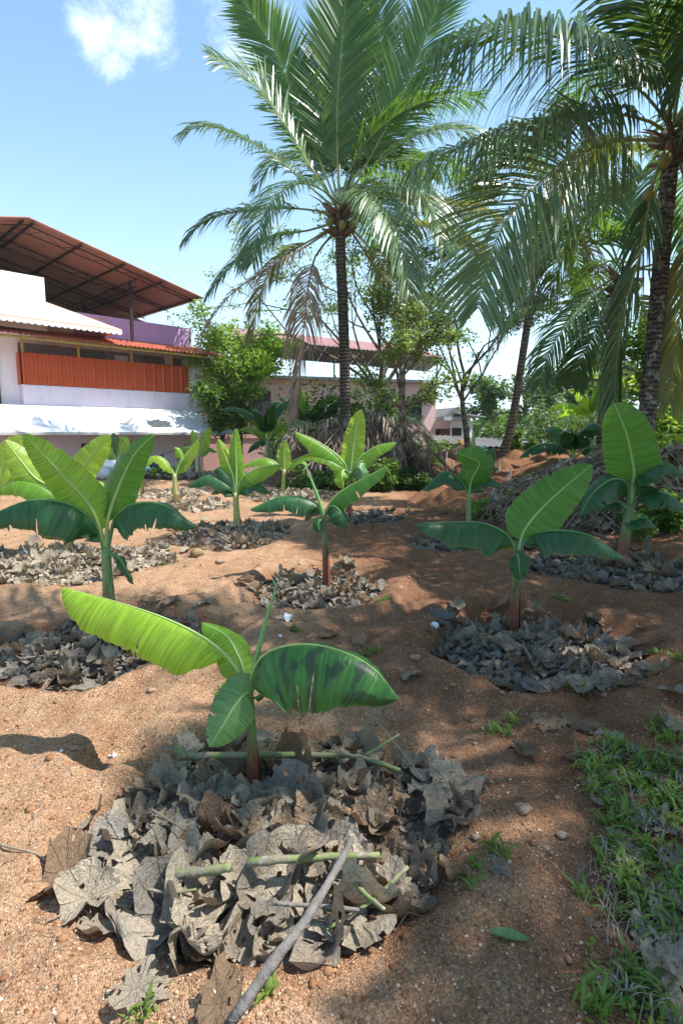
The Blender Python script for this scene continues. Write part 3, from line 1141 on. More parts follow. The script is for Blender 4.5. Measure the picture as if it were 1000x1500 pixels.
def banana(Y, base, crown, r0, r1, smat, label, leaves, bend=0, dYc=0, spear=None, cat='banana plant'):
    b = at(base[0], base[1], Y)
    b.z = hz(b.x, b.y) + (.04 if Y < 6 else .02)
    k = at(crown[0], crown[1], Y + dYc)
    root = empty('banana_plant', b, label, cat, 'young banana plants in the plot')
    stem(root, b - Vector((0, 0, .06)), k, r0, r1, M[smat], bend)
    for i, lf in enumerate(leaves):
        pts, hwpx, m = lf[0], lf[1], lf[2]
        kw = dict(lf[3]) if len(lf) > 3 else {}
        W = [k - Vector((0, 0, r1 * 2.2))] + [at(q[0], q[1], Y + q[2]) for q in pts]
        kw.setdefault('rr', r1 * .62)
        kw.setdefault('rib', 'midrib_dark' if m == 'ban_dark' else 'midrib')
        banana_leaf(root, W, hwpx / FPX * Y, m, seed=int(Y * 100) + i * 13 + int(base[0]), **kw)
    if spear:
        mb = MB()
        P, L = spline([k - Vector((0, 0, .03))] + [at(q[0], q[1], Y + q[2]) for q in spear[0]], 14)
        mb.tube(P, [spear[1] * (1 - .75 * (i / 13) ** 1.4) for i in range(14)], 8)
        mb.build('rolled_leaf', M['ban_pale'], root, True)
    return root


# nearest plant
banana(2.24, (373, 1160), (366, 1012), .032, .014, 'stem_red',
       'nearest young banana plant with red stem and one long leaf stretched to the left', [
           ([(352, 988, .02), (334, 962, .05), (292, 930, .12), (235, 903, .2), (165, 880, .28), (92, 860, .34)], 66, 'ban_bright', dict(near=58, far=62, pf=.20, tip=.34, ripple=.045, rr=.010, n=84)),
           ([(371, 985, -.02), (384, 962, -.04), (410, 948, -.06), (457, 944, -.10), (508, 957, -.14), (550, 982, -.18), (584, 1024, -.2)], 90, 'ban_blotch', dict(near=60, far=22, pf=.10, tip=.42, ripple=.035, rr=.010, n=84)),
           ([(358, 985, .06), (346, 955, .10), (330, 930, .16), (296, 912, .24)], 34, 'ban_young', dict(facing=.35, near=25, far=25, pf=.16, tip=.6)),
           ([(362, 1014, -.05), (345, 1033, -.11), (327, 1062, -.15), (307, 1094, -.17)], 37, 'ban_pale', dict(facing=.8, near=16, far=28, pf=.10, tip=.5, ripple=.03)),
           ([(378, 1022, -.01), (383, 1018, -.01), (389, 1011, 0)], 6, 'ban_dark', dict(facing=.8, near=30, far=30, pf=.3, n=16)),
       ], spear=([(373, 975, 0), (380, 945, .0), (392, 900, .0), (402, 868, .0), (405, 853, .01), (399, 848, .02)], .0125))
# tall left plant
banana(4.15, (163, 925), (155, 800), .055, .034, 'stem_green',
       'tall green stemmed banana plant on the left with a torn leaf hanging from its stem', [
           ([(148, 778, 0), (130, 738, -.05), (100, 705, -.1), (66, 668, -.15), (35, 636, -.2)], 33, 'ban_young', dict(facing=.9, near=-10, far=38, pf=.2, tip=.9, ripple=.05, roll=8)),
           ([(158, 765, 0), (166, 735, 0), (180, 700, 0), (198, 665, 0), (226, 636, .02)], 31, 'ban_mid', dict(facing=.95, near=10, far=45, pf=.28, tip=.8, ripple=.08)),
           ([(166, 768, 0), (174, 752, -.02), (198, 738, -.05), (240, 740, -.1), (288, 772, -.12)], 44, 'ban_dark', dict(near=60, far=10, pf=.22, tip=.7, ripple=.06)),
           ([(146, 778, 0), (125, 752, -.05), (90, 735, -.15), (40, 734, -.22), (-25, 760, -.3)], 56, 'ban_dark', dict(near=64, far=14, pf=.16, tip=.9, ripple=.05, slits=5)),
           ([(148, 790, 0), (136, 776, 0), (110, 768, -.1), (62, 786, -.2)], 22, 'ban_dark', dict(near=45, far=20, pf=.2, tip=.6)),
           ([(162, 812, -.02), (176, 818, -.05), (184, 832, -.06), (196, 856, -.06)], 10, 'ban_dark', dict(facing=.6, near=40, far=40, pf=.2, tip=.7, ripple=.3, slits=4)),
       ])
# plant behind it
banana(6.9, (103, 812), (92, 735), .055, .036, 'stem_yellow',
       'light green banana plant with a yellow stem behind the tall left plant', [
           ([(96, 720, 0), (108, 705, 0), (130, 675, 0), (161, 637, 0)], 23, 'ban_bright', dict(facing=.9, near=12, far=18, pf=.14, ripple=.06)),
           ([(100, 722, 0), (122, 706, 0), (145, 706, 0), (166, 728, 0)], 26, 'ban_young', dict(near=60, far=10, ripple=.08)),
           ([(80, 722, 0), (50, 706, 0), (20, 703, 0), (-12, 722, 0)], 28, 'ban_young', dict(near=60, far=12, ripple=.05)),
           ([(78, 716, 0), (52, 700, 0), (32, 676, 0), (8, 645, 0)], 26, 'ban_bright', dict(facing=.8, near=10, far=25, ripple=.05)),
           ([(80, 730, 0), (62, 726, 0), (44, 730, 0), (26, 745, 0)], 16, 'ban_young', dict(near=50, far=10)),
       ])
banana(8.6, (-8, 770), (-2, 715), .05, .034, 'stem_yellow',
       'pale leaved banana plant cut off by the left edge of the picture', [
           ([(4, 700, 0), (14, 686, 0), (34, 688, 0), (46, 706, 0)], 20, 'ban_bright', dict(near=45, far=20)),
           ([(0, 695, 0), (6, 675, 0), (16, 655, 0), (34, 640, 0)], 20, 'ban_bright', dict(facing=.8, near=20, far=20)),
           ([(-6, 695, 0), (-20, 680, 0), (-40, 670, 0), (-66, 690, 0)], 20, 'ban_young', dict(near=45, far=20)),
       ])
# red stemmed plant on the right
banana(4.28, (752, 918), (757, 806), .040, .024, 'stem_red',
       'red stemmed banana plant in the dark leaf basin with one leaf raised to the right', [
           ([(762, 792, 0), (768, 776, 0), (790, 748, 0), (825, 715, 0), (866, 681, 0)], 40, 'ban_mid', dict(facing=1.0, near=8, far=14, pf=.15, tip=.75, ripple=.05)),
           ([(748, 792, 0), (735, 778, 0), (705, 766, 0), (662, 765, -.05), (608, 768, -.1)], 44, 'ban_dark', dict(near=58, far=8, pf=.12, tip=.95, ripple=.06, slits=1)),
           ([(768, 793, 0), (780, 782, 0), (815, 777, -.05), (862, 784, -.1), (912, 816, -.12)], 38, 'ban_dark', dict(near=56, far=10, pf=.14, tip=.8, ripple=.06)),
           ([(757, 812, -.05), (759, 822, -.08), (760, 834, -.10), (762, 850, -.11)], 17, 'ban_dark', dict(facing=1.0, near=25, far=15, pf=.2, tip=.5)),
           ([(744, 794, .08), (722, 788, .15), (695, 788, .25), (655, 802, .3)], 22, 'ban_dark', dict(near=50, far=15, pf=.2)),
           ([(748, 796, .1), (738, 788, .2), (722, 790, .3), (712, 800, .35)], 14, 'ban_young', dict(near=50, far=15, pf=.2)),
       ])
# slim centre plant
banana(5.70, (478, 852), (474, 752), .038, .022, 'stem_red',
       'slim banana plant at the centre with a grey green rolled leaf pointing up left', [
           ([(468, 742, 0), (448, 730, 0), (410, 728, 0), (366, 746, -.05)], 26, 'ban_dark', dict(near=58, far=8, pf=.15, tip=.85, ripple=.05)),
           ([(482, 738, 0), (497, 722, 0), (528, 703, -.05), (566, 684, -.1)], 26, 'ban_mid', dict(near=40, far=15, facing=.25, pf=.15, tip=.9, ripple=.05)),
           ([(482, 744, -.03), (490, 742, -.06), (500, 752, -.1), (510, 774, -.12)], 24, 'ban_dark', dict(facing=.45, near=35, far=35, pf=.12, tip=.7, ripple=.14)),
           ([(466, 746, .02), (458, 742, .05), (450, 748, .1), (446, 764, .12)], 16, 'ban_dark', dict(facing=.4, near=35, far=30, pf=.15, tip=.6)),
           ([(470, 762, -.03), (466, 766, -.05), (466, 772, -.06), (470, 780, -.07)], 9, 'ban_dark', dict(facing=.9, near=20, far=20, pf=.2, n=18)),
       ], spear=([(466, 730, 0), (457, 706, 0), (448, 684, 0), (443, 676, 0)], .020))
# plant with many small leaves
banana(8.9, (348, 768), (345, 722), .062, .042, 'stem_yellow',
       'sturdy banana plant with many short leaves on the sunlit leaf mound', [
           ([(338, 712, 0), (322, 700, 0), (300, 698, 0), (274, 712, 0)], 18, 'ban_dark', dict(near=55, far=10)),
           ([(354, 716, 0), (364, 708, 0), (378, 707, 0), (397, 722, 0)], 16, 'ban_dark', dict(near=55, far=10)),
           ([(352, 705, 0), (362, 694, 0), (384, 684, 0), (414, 680, 0)], 21, 'ban_young', dict(facing=.3, near=45, far=20)),
           ([(346, 700, 0), (346, 680, 0), (345, 655, 0), (346, 628, 0)], 12, 'ban_young', dict(facing=1, near=20, far=20)),
           ([(342, 700, 0), (336, 684, 0), (328, 664, 0), (320, 643, 0)], 13, 'ban_bright', dict(facing=.9, near=20, far=25)),
           ([(340, 706, 0), (332, 694, 0), (322, 686, 0), (311, 690, 0)], 17, 'ban_dark', dict(facing=.3, near=55, far=15)),
           ([(338, 722, 0), (330, 716, 0), (320, 716, 0), (309, 724, 0)], 10, 'ban_dark', dict(near=50, far=15)),
       ])
# plant right of centre
banana(7.9, (686, 792), (686, 720), .042, .030, 'stem_green',
       'young banana plant right of centre with a pale half unrolled leaf standing upright', [
           ([(680, 712, 0), (668, 698, 0), (648, 692, 0), (618, 718, 0)], 20, 'ban_dark', dict(near=55, far=10, ripple=.05)),
           ([(694, 712, 0), (702, 702, 0), (716, 700, 0), (735, 712, 0)], 17, 'ban_dark', dict(near=55, far=10)),
           ([(688, 700, 0), (690, 682, 0), (692, 660, 0), (693, 630, 0)], 9, 'ban_pale', dict(facing=1, near=55, far=55, tip=.8)),
           ([(690, 704, -.05), (697, 690, -.1), (700, 676, -.12), (668, 664, -.14)], 22, 'ban_mid', dict(facing=1, near=10, far=20)),
           ([(692, 706, .05), (702, 694, .1), (712, 676, .12), (722, 656, .15)], 16, 'ban_dark', dict(facing=.9, near=15, far=20)),
       ])
# big right plant
banana(6.35, (906, 832), (922, 738), .072, .045, 'stem_red',
       'large banana plant at the right with one broad leaf standing upright before the brush', [
           ([(925, 715, 0), (928, 694, -.05), (922, 658, -.08), (914, 628, -.1), (898, 590, -.08)], 37, 'ban_mid', dict(facing=1, near=6, far=6, pf=.28, tip=.5, ripple=.05)),
           ([(930, 710, 0), (934, 695, -.02), (948, 680, -.05), (970, 675, -.1), (1000, 694, -.15)], 32, 'ban_dark', dict(near=58, far=12, pf=.2, tip=.8, ripple=.07)),
           ([(920, 722, 0), (914, 706, -.05), (895, 702, -.15), (868, 722, -.25), (848, 756, -.3)], 32, 'ban_dark', dict(facing=.45, near=40, far=35, pf=.18, tip=.8, ripple=.06)),
           ([(928, 732, 0), (944, 722, -.05), (972, 722, -.15), (1006, 744, -.2)], 28, 'ban_dark', dict(near=52, far=15, pf=.22, tip=.8, ripple=.06)),
           ([(914, 742, 0), (906, 736, .05), (892, 736, .08), (876, 748, .1)], 16, 'ban_dark', dict(near=50, far=15, pf=.2)),
           ([(926, 762, -.03), (936, 758, -.06), (946, 760, -.08), (960, 772, -.1)], 17, 'ban_dark', dict(near=45, far=25, pf=.15, tip=.6)),
       ])
# middle distance plants
banana(10.3, (511, 752), (512, 690), .055, .045, 'stem_red',
       'bright banana plant in front of the dead frond heap with one leaf straight up', [
           ([(514, 682, 0), (516, 665, 0), (520, 635, 0), (528, 600, 0)], 17, 'ban_bright', dict(facing=1, near=8, far=12)),
           ([(505, 680, 0), (485, 660, 0), (460, 645, 0), (432, 632, 0)], 20, 'ban_young', dict(facing=.3, near=45, far=20)),
           ([(504, 684, 0), (482, 670, 0), (455, 665, 0), (424, 676, 0)], 15, 'ban_young', dict(near=45, far=20)),
           ([(520, 680, 0), (535, 664, 0), (555, 652, 0), (580, 648, 0)], 18, 'ban_young', dict(near=50, far=20, facing=.2)),
           ([(518, 688, -.1), (524, 684, -.2), (530, 692, -.25), (532, 706, -.3)], 18, 'ban_pale', dict(facing=.6, near=30, far=30)),
           ([(506, 690, 0), (502, 690, -.1), (500, 700, -.2), (503, 716, -.2)], 14, 'ban_young', dict(facing=.6, near=30, far=30)),
       ])
banana(11.9, (257, 741), (256, 694), .055, .045, 'stem_yellow',
       'small banana plant with a bare yellow stem and two arched leaves before the white house', [
           ([(250, 684, 0), (240, 672, 0), (228, 668, 0), (208, 674, 0)], 12, 'ban_bright', dict(near=50, far=20)),
           ([(262, 684, 0), (270, 672, 0), (280, 660, 0), (290, 644, 0)], 13, 'ban_bright', dict(facing=.6, near=20, far=30)),
           ([(260, 686, 0), (266, 672, 0), (262, 660, 0), (256, 655, 0)], 9, 'ban_young', dict(facing=.6, near=20, far=30)),
       ])
banana(13.5, (414, 718), (416, 688), .05, .04, 'stem_yellow',
       'short yellow green banana plant left of the dead frond heap with an upright leaf', [
           ([(416, 682, 0), (416, 672, 0), (416, 658, 0), (417, 645, 0)], 11, 'ban_bright', dict(facing=1, near=15, far=15)),
           ([(410, 684, 0), (398, 674, 0), (380, 672, 0), (352, 684, 0)], 13, 'ban_young', dict(near=45, far=20)),
           ([(422, 684, 0), (430, 676, 0), (440, 672, 0), (452, 682, 0)], 10, 'ban_young', dict(near=45, far=20)),
       ])
banana(18.3, (293, 698), (291, 668), .05, .04, 'stem_green',
       'banana plant standing at the corner of the white lean-to', [
           ([(294, 660, 0), (298, 652, 0), (302, 640, 0), (308, 626, 0)], 9, 'ban_bright', dict(facing=.9, near=15, far=20)),
           ([(286, 662, 0), (278, 656, 0), (268, 655, 0), (252, 662, 0)], 8, 'ban_bright', dict(near=45, far=20)),
           ([(296, 664, 0), (302, 658, 0), (308, 656, 0), (318, 662, 0)], 9, 'ban_young', dict(near=45, far=20)),
           ([(290, 660, 0), (286, 648, 0), (284, 640, 0), (282, 630, 0)], 7, 'ban_young', dict(facing=.9, near=15, far=20)),
       ])
banana(17.2, (173, 700), (172, 672), .05, .04, 'stem_green',
       'banana plant in front of the brown window of the white house', [
           ([(172, 664, 0), (171, 654, 0), (169, 644, 0), (166, 634, 0)], 6, 'ban_dark', dict(facing=.9, near=15, far=20)),
           ([(176, 664, 0), (180, 654, 0), (184, 646, 0), (176, 640, 0)], 9, 'ban_bright', dict(facing=.9, near=15, far=20)),
           ([(168, 666, 0), (164, 660, 0), (158, 656, 0), (150, 662, 0)], 9, 'ban_bright', dict(facing=.5, near=30, far=20)),
           ([(168, 670, 0), (162, 668, 0), (156, 668, 0), (148, 674, 0)], 7, 'ban_young', dict(near=45, far=20)),
       ])
banana(14.0, (208, 716), (207, 684), .045, .035, 'stem_yellow',
       'thin banana plant between the tall left plant and the house window', [
           ([(206, 678, 0), (203, 668, 0), (200, 660, 0), (196, 650, 0)], 9, 'ban_young', dict(facing=.9, near=15, far=20)),
           ([(202, 680, 0), (194, 674, 0), (186, 672, 0), (176, 678, 0)], 8, 'ban_young', dict(near=45, far=20)),
           ([(212, 680, 0), (220, 673, 0), (228, 671, 0), (240, 680, 0)], 9, 'ban_bright', dict(near=45, far=20)),
       ])


# ------------------------------------------------------------------ sticks and loose leaves
def hit(px, py, h=0.0):
    """the point at height h above the ground in a picture direction"""
    d = pix_dir(px, py)
    t = np.linspace(0.8, 45, 4000)
    xs, ys, zs = d.x * t, d.y * t, CAMZ + d.z * t
    g = H(xs, ys, False) + h
    k = int(np.argmax(zs < g))
    if k == 0: k = len(t) - 1
    return Vector((float(xs[k]), float(ys[k]), float(g[k])))


SR = random.Random(31)


def stick(pix, r0, r1, m, label, h=.10, cat='stick', group=None, knots=True, name='stick'):
    P = []
    for q in pix:
        P.append(hit(q[0], q[1], (q[2] if len(q) > 2 else h) + (.03 if group else 0)))
    n = 14
    S, L = spline(P, n)
    mb = MB()
    pts = [p + Vector((SR.uniform(-1, 1), SR.uniform(-1, 1), SR.uniform(-1, 1))) * r0 * .12 for p in S]
    rad = [(r0 * (1 - i / (n - 1)) + r1 * i / (n - 1)) * (1 + (.22 if knots and i % 4 == 2 else 0)) for i in range(n)]
    mb.tube(pts, rad, 8, True, .1, SR)
    o = mb.mesh(name, m, P[0], True)
    ob = link(name, o)
    ob.location = P[0]
    tag(ob, label, cat, group)
    return ob


GS = 'cut stems lying on the nearest leaf pile'
G_, K_ = M['stick_green'], M['stick_grey']
stick([(262, 1112, .10), (300, 1107, .12), (367, 1106, .13), (470, 1107, .13), (505, 1108, .12)], .0155, .013, G_, 'thick green stem lying behind the red banana stem on the nearest pile', group=GS)
stick([(272, 1112, .12), (262, 1098, .15), (258, 1092, .16)], .010, .008, G_, 'short forked green twig at the left end of the thick stem', group=GS)
stick([(480, 1104, .12), (535, 1112, .12), (585, 1130, .10)], .012, .009, G_, 'green stem continuing right behind the nearest banana plant', group=GS)
stick([(534, 1108, .12), (560, 1092, .13), (584, 1076, .12)], .007, .006, G_, 'slim bright green twig slanting up right at the back of the pile', group=GS)
stick([(545, 1050, .02), (580, 1092, .06), (618, 1142, .06)], .003, .002, M['twig'], 'thin dry stalk hanging down the rear edge of the nearest pile', group=GS, name='twig')
stick([(246, 1282, .13), (290, 1280, .14), (338, 1272, .15)], .014, .014, G_, 'short thick green stem half buried on the left of the nearest pile', group=GS)
stick([(362, 1264, .15), (450, 1258, .16), (556, 1255, .14)], .014, .010, G_, 'mossy green stem lying across the middle of the nearest pile', group=GS)
stick([(516, 1228, .18), (500, 1258, .18), (454, 1338, .13), (400, 1412, .09), (338, 1500, .05)], .011, .015, K_, 'long grey stick pointing down to the bottom edge of the picture', group=GS)
stick([(506, 1272, .16), (528, 1305, .13), (563, 1333, .10)], .0085, .006, G_, 'bright green side shoot below the crossing of the sticks', group=GS)
stick([(597, 1270, .11), (544, 1320, .08), (472, 1366, .04)], .007, .004, G_, 'pale green bent twig on the lower right of the nearest pile', group=GS)
stick([(400, 1324, .13), (470, 1328, .11), (532, 1334, .08)], .006, .006, K_, 'dark thin stick under the bright green side shoot', group=GS)
stick([(212, 1303, .09), (250, 1308, .10), (288, 1303, .11)], .005, .004, G_, 'thin green twig at the left edge of the nearest pile', group=GS)
stick([(222, 1186, .13), (245, 1200, .15), (270, 1216, .16)], .004, .003, G_, 'tiny green twig among the upper left leaves of the nearest pile', group=GS)
stick([(900, 952, .03), (940, 944, .04), (984, 924, .05)], .011, .006, M['twig_brown'], 'dark brown stick on the soil at the right edge above the grass')
stick([(866, 780, .35), (904, 798, .25), (960, 836, .05)], .022, .016, M['twig_brown'], 'long brown stick leaning on the large banana plant at the right')
stick([(948, 786, .35), (943, 816, .05)], .022, .026, M['stick_grey'], 'short upright grey stub right of the large banana plant')
stick([(28, 965, .1), (80, 960, .12), (120, 955, .12)], .008, .006, K_, 'grey twig on the shaded pile under the long leaf')
stick([(70, 930, .12), (95, 950, .13), (130, 968, .1), (150, 975, .1)], .009, .006, K_, 'forked dark twig in the middle of the shaded left pile', )
stick([(400, 872, .08), (430, 862, .1), (470, 866, .1)], .014, .009, K_, 'dark stick across the small centre leaf pile')
stick([(214, 900, .05), (250, 905, .06), (285, 908, .05)], .010, .007, K_, 'thin grey stick among the leaves right of the tall left plant')
stick([(770, 880, .12), (810, 905, .1), (822, 935, .08)], .005, .004, G_, 'curved thin green stalk on the dark right leaf pile', name='stalk')
stick([(686, 912, .1), (720, 935, .12), (745, 950, .12)], .005, .004, G_, 'straight thin green stalk left on the dark right leaf pile', name='stalk')
stick([(0, 1240, .008), (24, 1243, .01), (60, 1254, .01), (92, 1286, .01)], .004, .003, M['twig'], 'bent dry twig on the sunlit soil at the left edge', name='twig')
stick([(68, 1350, .01), (92, 1340, .012), (112, 1330, .01)], .003, .002, M['twig'], 'straw coloured splinter on the bright soil at the lower left', name='twig')
stick([(178, 1218, .01), (172, 1195, .02), (184, 1180, .02)], .004, .003, M['twig_brown'], 'brown curled twig left of the nearest pile', name='twig')
stick([(150, 760, .02), (300, 680, .4)], .0, .0, M['twig'], 'x', name='twig') if False else None

LOOSE = [
    (205, 1452, .085, 'dead', 'single folded grey leaf on the bright soil at the bottom left'),
    (322, 1478, .085, 'dead', 'curled dead leaf at the bottom edge beside the long grey stick'),
    (728, 1278, .060, 'dead_dark', 'hooked grey leaf with holes on bare soil right of the nearest pile'),
    (664, 1152, .055, 'dead_pale', 'upright crumpled leaf at the right rear rim of the nearest pile'),
    (768, 1100, .055, 'dead', 'long curled leaf left of the grass patch'),
    (800, 1062, .075, 'dead', 'broad crumpled leaf lying above the grass patch'),
    (850, 1066, .080, 'dead', 'ribbed grey leaf in the line of leaves above the grass'),
    (892, 1078, .065, 'dead_pale', 'sunlit leaf at the right end of the line above the grass'),
    (836, 1112, .045, 'dead', 'small pale leaf sticking out of the top of the grass'),
    (986, 1064, .06, 'dead', 'grey leaf at the right edge above the grass'),
    (990, 1012, .08, 'dead_dark', 'torn dark leaf at the right edge below the stick'),
    (600, 990, .085, 'dead_dark', 'flat ragged grey leaf on the soil right of the blotched leaf'),
    (525, 940, .085, 'dead_dark', 'flat grey leaf behind the blotched leaf, the right one of two'),
    (480, 932, .075, 'dead', 'grey leaf behind the blotched leaf, the left one of two'),
    (300, 884, .10, 'dead_dark', 'large flat leaf on the rim right of the tall left plant'),
    (250, 884, .095, 'dead', 'pointed upturned leaf right of the tall left plant'),
    (222, 880, .09, 'dead', 'crumpled leaf close to the stem of the tall left plant'),
    (340, 978, .05, 'dead_dark', 'small dark leaf scrap on the path behind the nearest plant'),
    (975, 1215, .075, 'dead_dark', 'brown leaf lying in the grass at the right edge'),
    (968, 1148, .06, 'dead', 'narrow curled leaf in the middle of the grass patch'),
    (990, 1262, .10, 'dead', 'large grey leaf at the right edge of the grass'),
    (930, 1262, .06, 'dead_dark', 'small dark leaf tucked in the grass'),
    (905, 1272, .055, 'dead', 'twisted leaf at the left fringe of the grass'),
    (960, 1395, .10, 'dead_pale', 'sunlit bleached leaf at the lower right corner'),
    (990, 1420, .10, 'dead_pale', 'bleached leaf against the right edge near the corner'),
    (926, 1358, .065, 'dead', 'curled leaf on the dark soil above the bleached ones'),
    (985, 1465, .09, 'dead_pale', 'bleached leaf lowest in the right corner'),
    (935, 1470, .05, 'dead', 'reddish brown leaf left of the bleached corner leaves'),
    (868, 1355, .035, 'dead_dark', 'oval dark leaf standing on the soil beside the grass'),
    (765, 1190, .028, 'dead_dark', 'tiny grey leaf on bare soil between pile and grass'),
    (690, 1056, .03, 'dead_dark', 'little grey leaf on the soil left of the line of leaves'),
    (650, 752, .10, 'dead', 'leaf lying on the path in front of the mounds'),
    (642, 795, .08, 'dead', 'leaf at the rim of the dim basin right of centre'),
    (120, 798, .09, 'dead_pale', 'bright leaf upright on the pale left pile'),
    (302, 762, .12, 'dead', 'leaf standing at the back of the leaf mound left of centre'),
]
for (px, py, s, k, lb) in LOOSE:
    p = hit(px, py)
    k = 'dead_pale' if k == 'dead_pale' else LR.choice(('dead', 'dead', 'dead_brown'))
    o = put_leaf('dead_leaf', LR.choice(RAG[k]), p.x, p.y, p.z + s * .08, s * 1.12, .14)
    tag(o, lb, 'leaf', 'loose dead leaves on the soil')

GL = ['half buried leaf among the grass blades near the top of the patch', 'pale leaf in the thick of the grass left of the edge', 'brown leaf under the grass in the middle of the patch',
      'crumpled leaf between two grass tufts low in the patch', 'leaf fragment at the left rim of the grass', 'bleached leaf overlapping the corner leaves', 'brown leaf at the foot of the lowest grass tuft',
      'flat leaf on the bare strip between grass and corner leaves', 'narrow leaf at the right edge under the large grey one']
for (px, py, s, lb) in zip((925, 975, 940, 905, 872, 972, 915, 940, 992), (1105, 1110, 1205, 1235, 1180, 1345, 1450, 1310, 1330), (.05, .06, .06, .045, .04, .09, .055, .07, .07), GL):
    p = hit(px, py)
    k = LR.choice(('dead_pale', 'dead', 'dead_brown'))
    tag(put_leaf('dead_leaf', LR.choice(RAG[k]), p.x, p.y, p.z + .022, s, .2), lb, 'leaf', 'loose dead leaves on the soil')

# a fallen green leaf, white paper scraps, a husk and stones
fl = MB(); fl.has_uv = True
p = hit(744, 1377)
for i in range(9):
    t = i / 8
    w = .020 * math.sin(PI * min(1, t * .96 + .03)) ** .8
    for v in (-1, -.5, 0, .5, 1):
        fl.v.append((p.x - .055 + .11 * t, p.y + .012 - .03 * t + w * v, p.z + .008 + .006 * abs(v) + .006 * math.sin(3 * t)))
        fl.uv.append((t * .4, v * .9))
for i in range(8):
    for j in range(4):
        a = i * 5 + j
        fl.f.append((a, a + 5, a + 6, a + 1))
tag(fl.build('fallen_leaf', M['ban_pale'], None, True), 'single pale green fallen leaf on dark soil at the lower right', 'leaf')


def scrap(px, py, s, label, m, cat='paper scrap', name='paper_scrap'):
    p = hit(px, py)
    r = random.Random(px)
    mb = MB()
    n = 7
    for i in range(n):
        for j in range(n):
            u, v = i / (n - 1) - .5, j / (n - 1) - .5
            rr = 1 - .25 * r.random() if max(abs(u), abs(v)) > .45 else 1
            mb.v.append((p.x + u * 2 * s * rr, p.y + v * 1.5 * s * rr, p.z + s * (.25 + .45 * r.random() + .5 * math.sin(7 * u + 5 * v))))
    for i in range(n - 1):
        for j in range(n - 1):
            a = i * n + j
            mb.f.append((a, a + n, a + n + 1, a + 1))
    return tag(mb.build(name, m), label, cat)


scrap(167, 1110, .020, 'small crumpled white paper scrap in the shaded hole on the left', M['paper'])
scrap(420, 910, .055, 'crumpled pale scrap on the soil behind the rolled leaf tip', M['paper'])
scrap(636, 919, .035, 'white scrap at the left rim of the dark right basin', M['paper'])
scrap(410, 934, .016, 'tiny white scrap just behind the blotched leaf', M['paper'])
scrap(90, 1103, .010, 'white fleck on the soil at the left', M['paper'])


def stone(px, py, s, label, m='stone', cat='stone', name='stone', flat=.6):
    p = hit(px, py)
    r = random.Random(px * 3 + py)
    bm_v = []
    mb = MB()
    seg, rg = 10, 6
    for i in range(rg + 1):
        th = PI * i / rg
        for k in range(seg):
            a = 2 * PI * k / seg
            q = s * (1 + .22 * math.sin(3 * a + r.random()) * math.sin(th) + r.uniform(-.08, .08))
            mb.v.append((p.x + q * math.sin(th) * math.cos(a) * 1.2, p.y + q * math.sin(th) * math.sin(a), p.z + s * flat * .55 + q * math.cos(th) * flat))
    for i in range(rg):
        for k in range(seg):
            k2 = (k + 1) % seg
            mb.f.append((i * seg + k, (i + 1) * seg + k, (i + 1) * seg + k2, i * seg + k2))
    return tag(mb.build(name, M[m], None, True), label, cat)


stone(288, 815, .075, 'round brown husk on the sunlit soil below the leaf mound', 'husk', 'coconut husk', 'coconut_husk', .85)
stone(765, 1189, .030, 'flat pale stone half sunk in the soil left of the grass')
stone(822, 1226, .018, 'egg shaped pale pebble on the soil beside the grass')
stone(696, 1230, .014, 'small tan stone on the soil right of the nearest pile')
stone(800, 1246, .012, 'small light pebble lowest of those beside the grass')
stone(498, 1012, .02, 'brown stone on the path behind the blotched leaf')
stone(222, 1013, .022, 'flat brown stone on the shaded path left of the nearest plant')
stone(322, 825, .05, 'grey clod below the leaf mound at the left centre')
stone(108, 1098, .018, 'grey pebble beside the hole on the left')
stone(608, 966, .030, 'red brown clod above the ragged leaf right of centre')


# ------------------------------------------------------------------ leaf clouds, trees and bushes
def leafcloud(cs, rad, n, size, seed, flat=.5, hang=0.0, aspect=.5):
    rs = np.random.RandomState(seed)
    cs = np.asarray(cs, float)
    rad = np.asarray(rad, float)
    k = rs.randint(0, len(cs), n)
    d = rs.randn(n, 3)
    d /= np.linalg.norm(d, axis=1)[:, None]
    rr = rs.rand(n) ** .45
    c = cs[k] + d * (rr * rad[k])[:, None] * np.array([1, 1, flat + .15])
    s = size * (.55 + .9 * rs.rand(n))
    ax = rs.randn(n, 3) * np.array([1, 1, .45]); ax[:, 2] -= hang
    ax /= np.linalg.norm(ax, axis=1)[:, None]
    b = np.cross(ax, rs.randn(n, 3) * .55 + np.array([0, 0, 1.0]))
    b /= np.linalg.norm(b, axis=1)[:, None] + 1e-9
    nn = np.cross(b, ax)
    A = ax * s[:, None]; B = b * (s * aspect)[:, None]
    V = np.stack([c - A, c - A * .1 + B + nn * (s * .16)[:, None], c + A, c - A * .1 - B + nn * (s * .16)[:, None]], 1)
    return V


CF = np.array([(0, 1, 2), (0, 2, 3)])


def cloud_obj(name, V, m, parent=None, kind=None):
    V = V - np.array(root_loc(parent))
    o = link(name, scatter_mesh(name, m, V, CF), parent)
    if kind: o['kind'] = kind
    return o


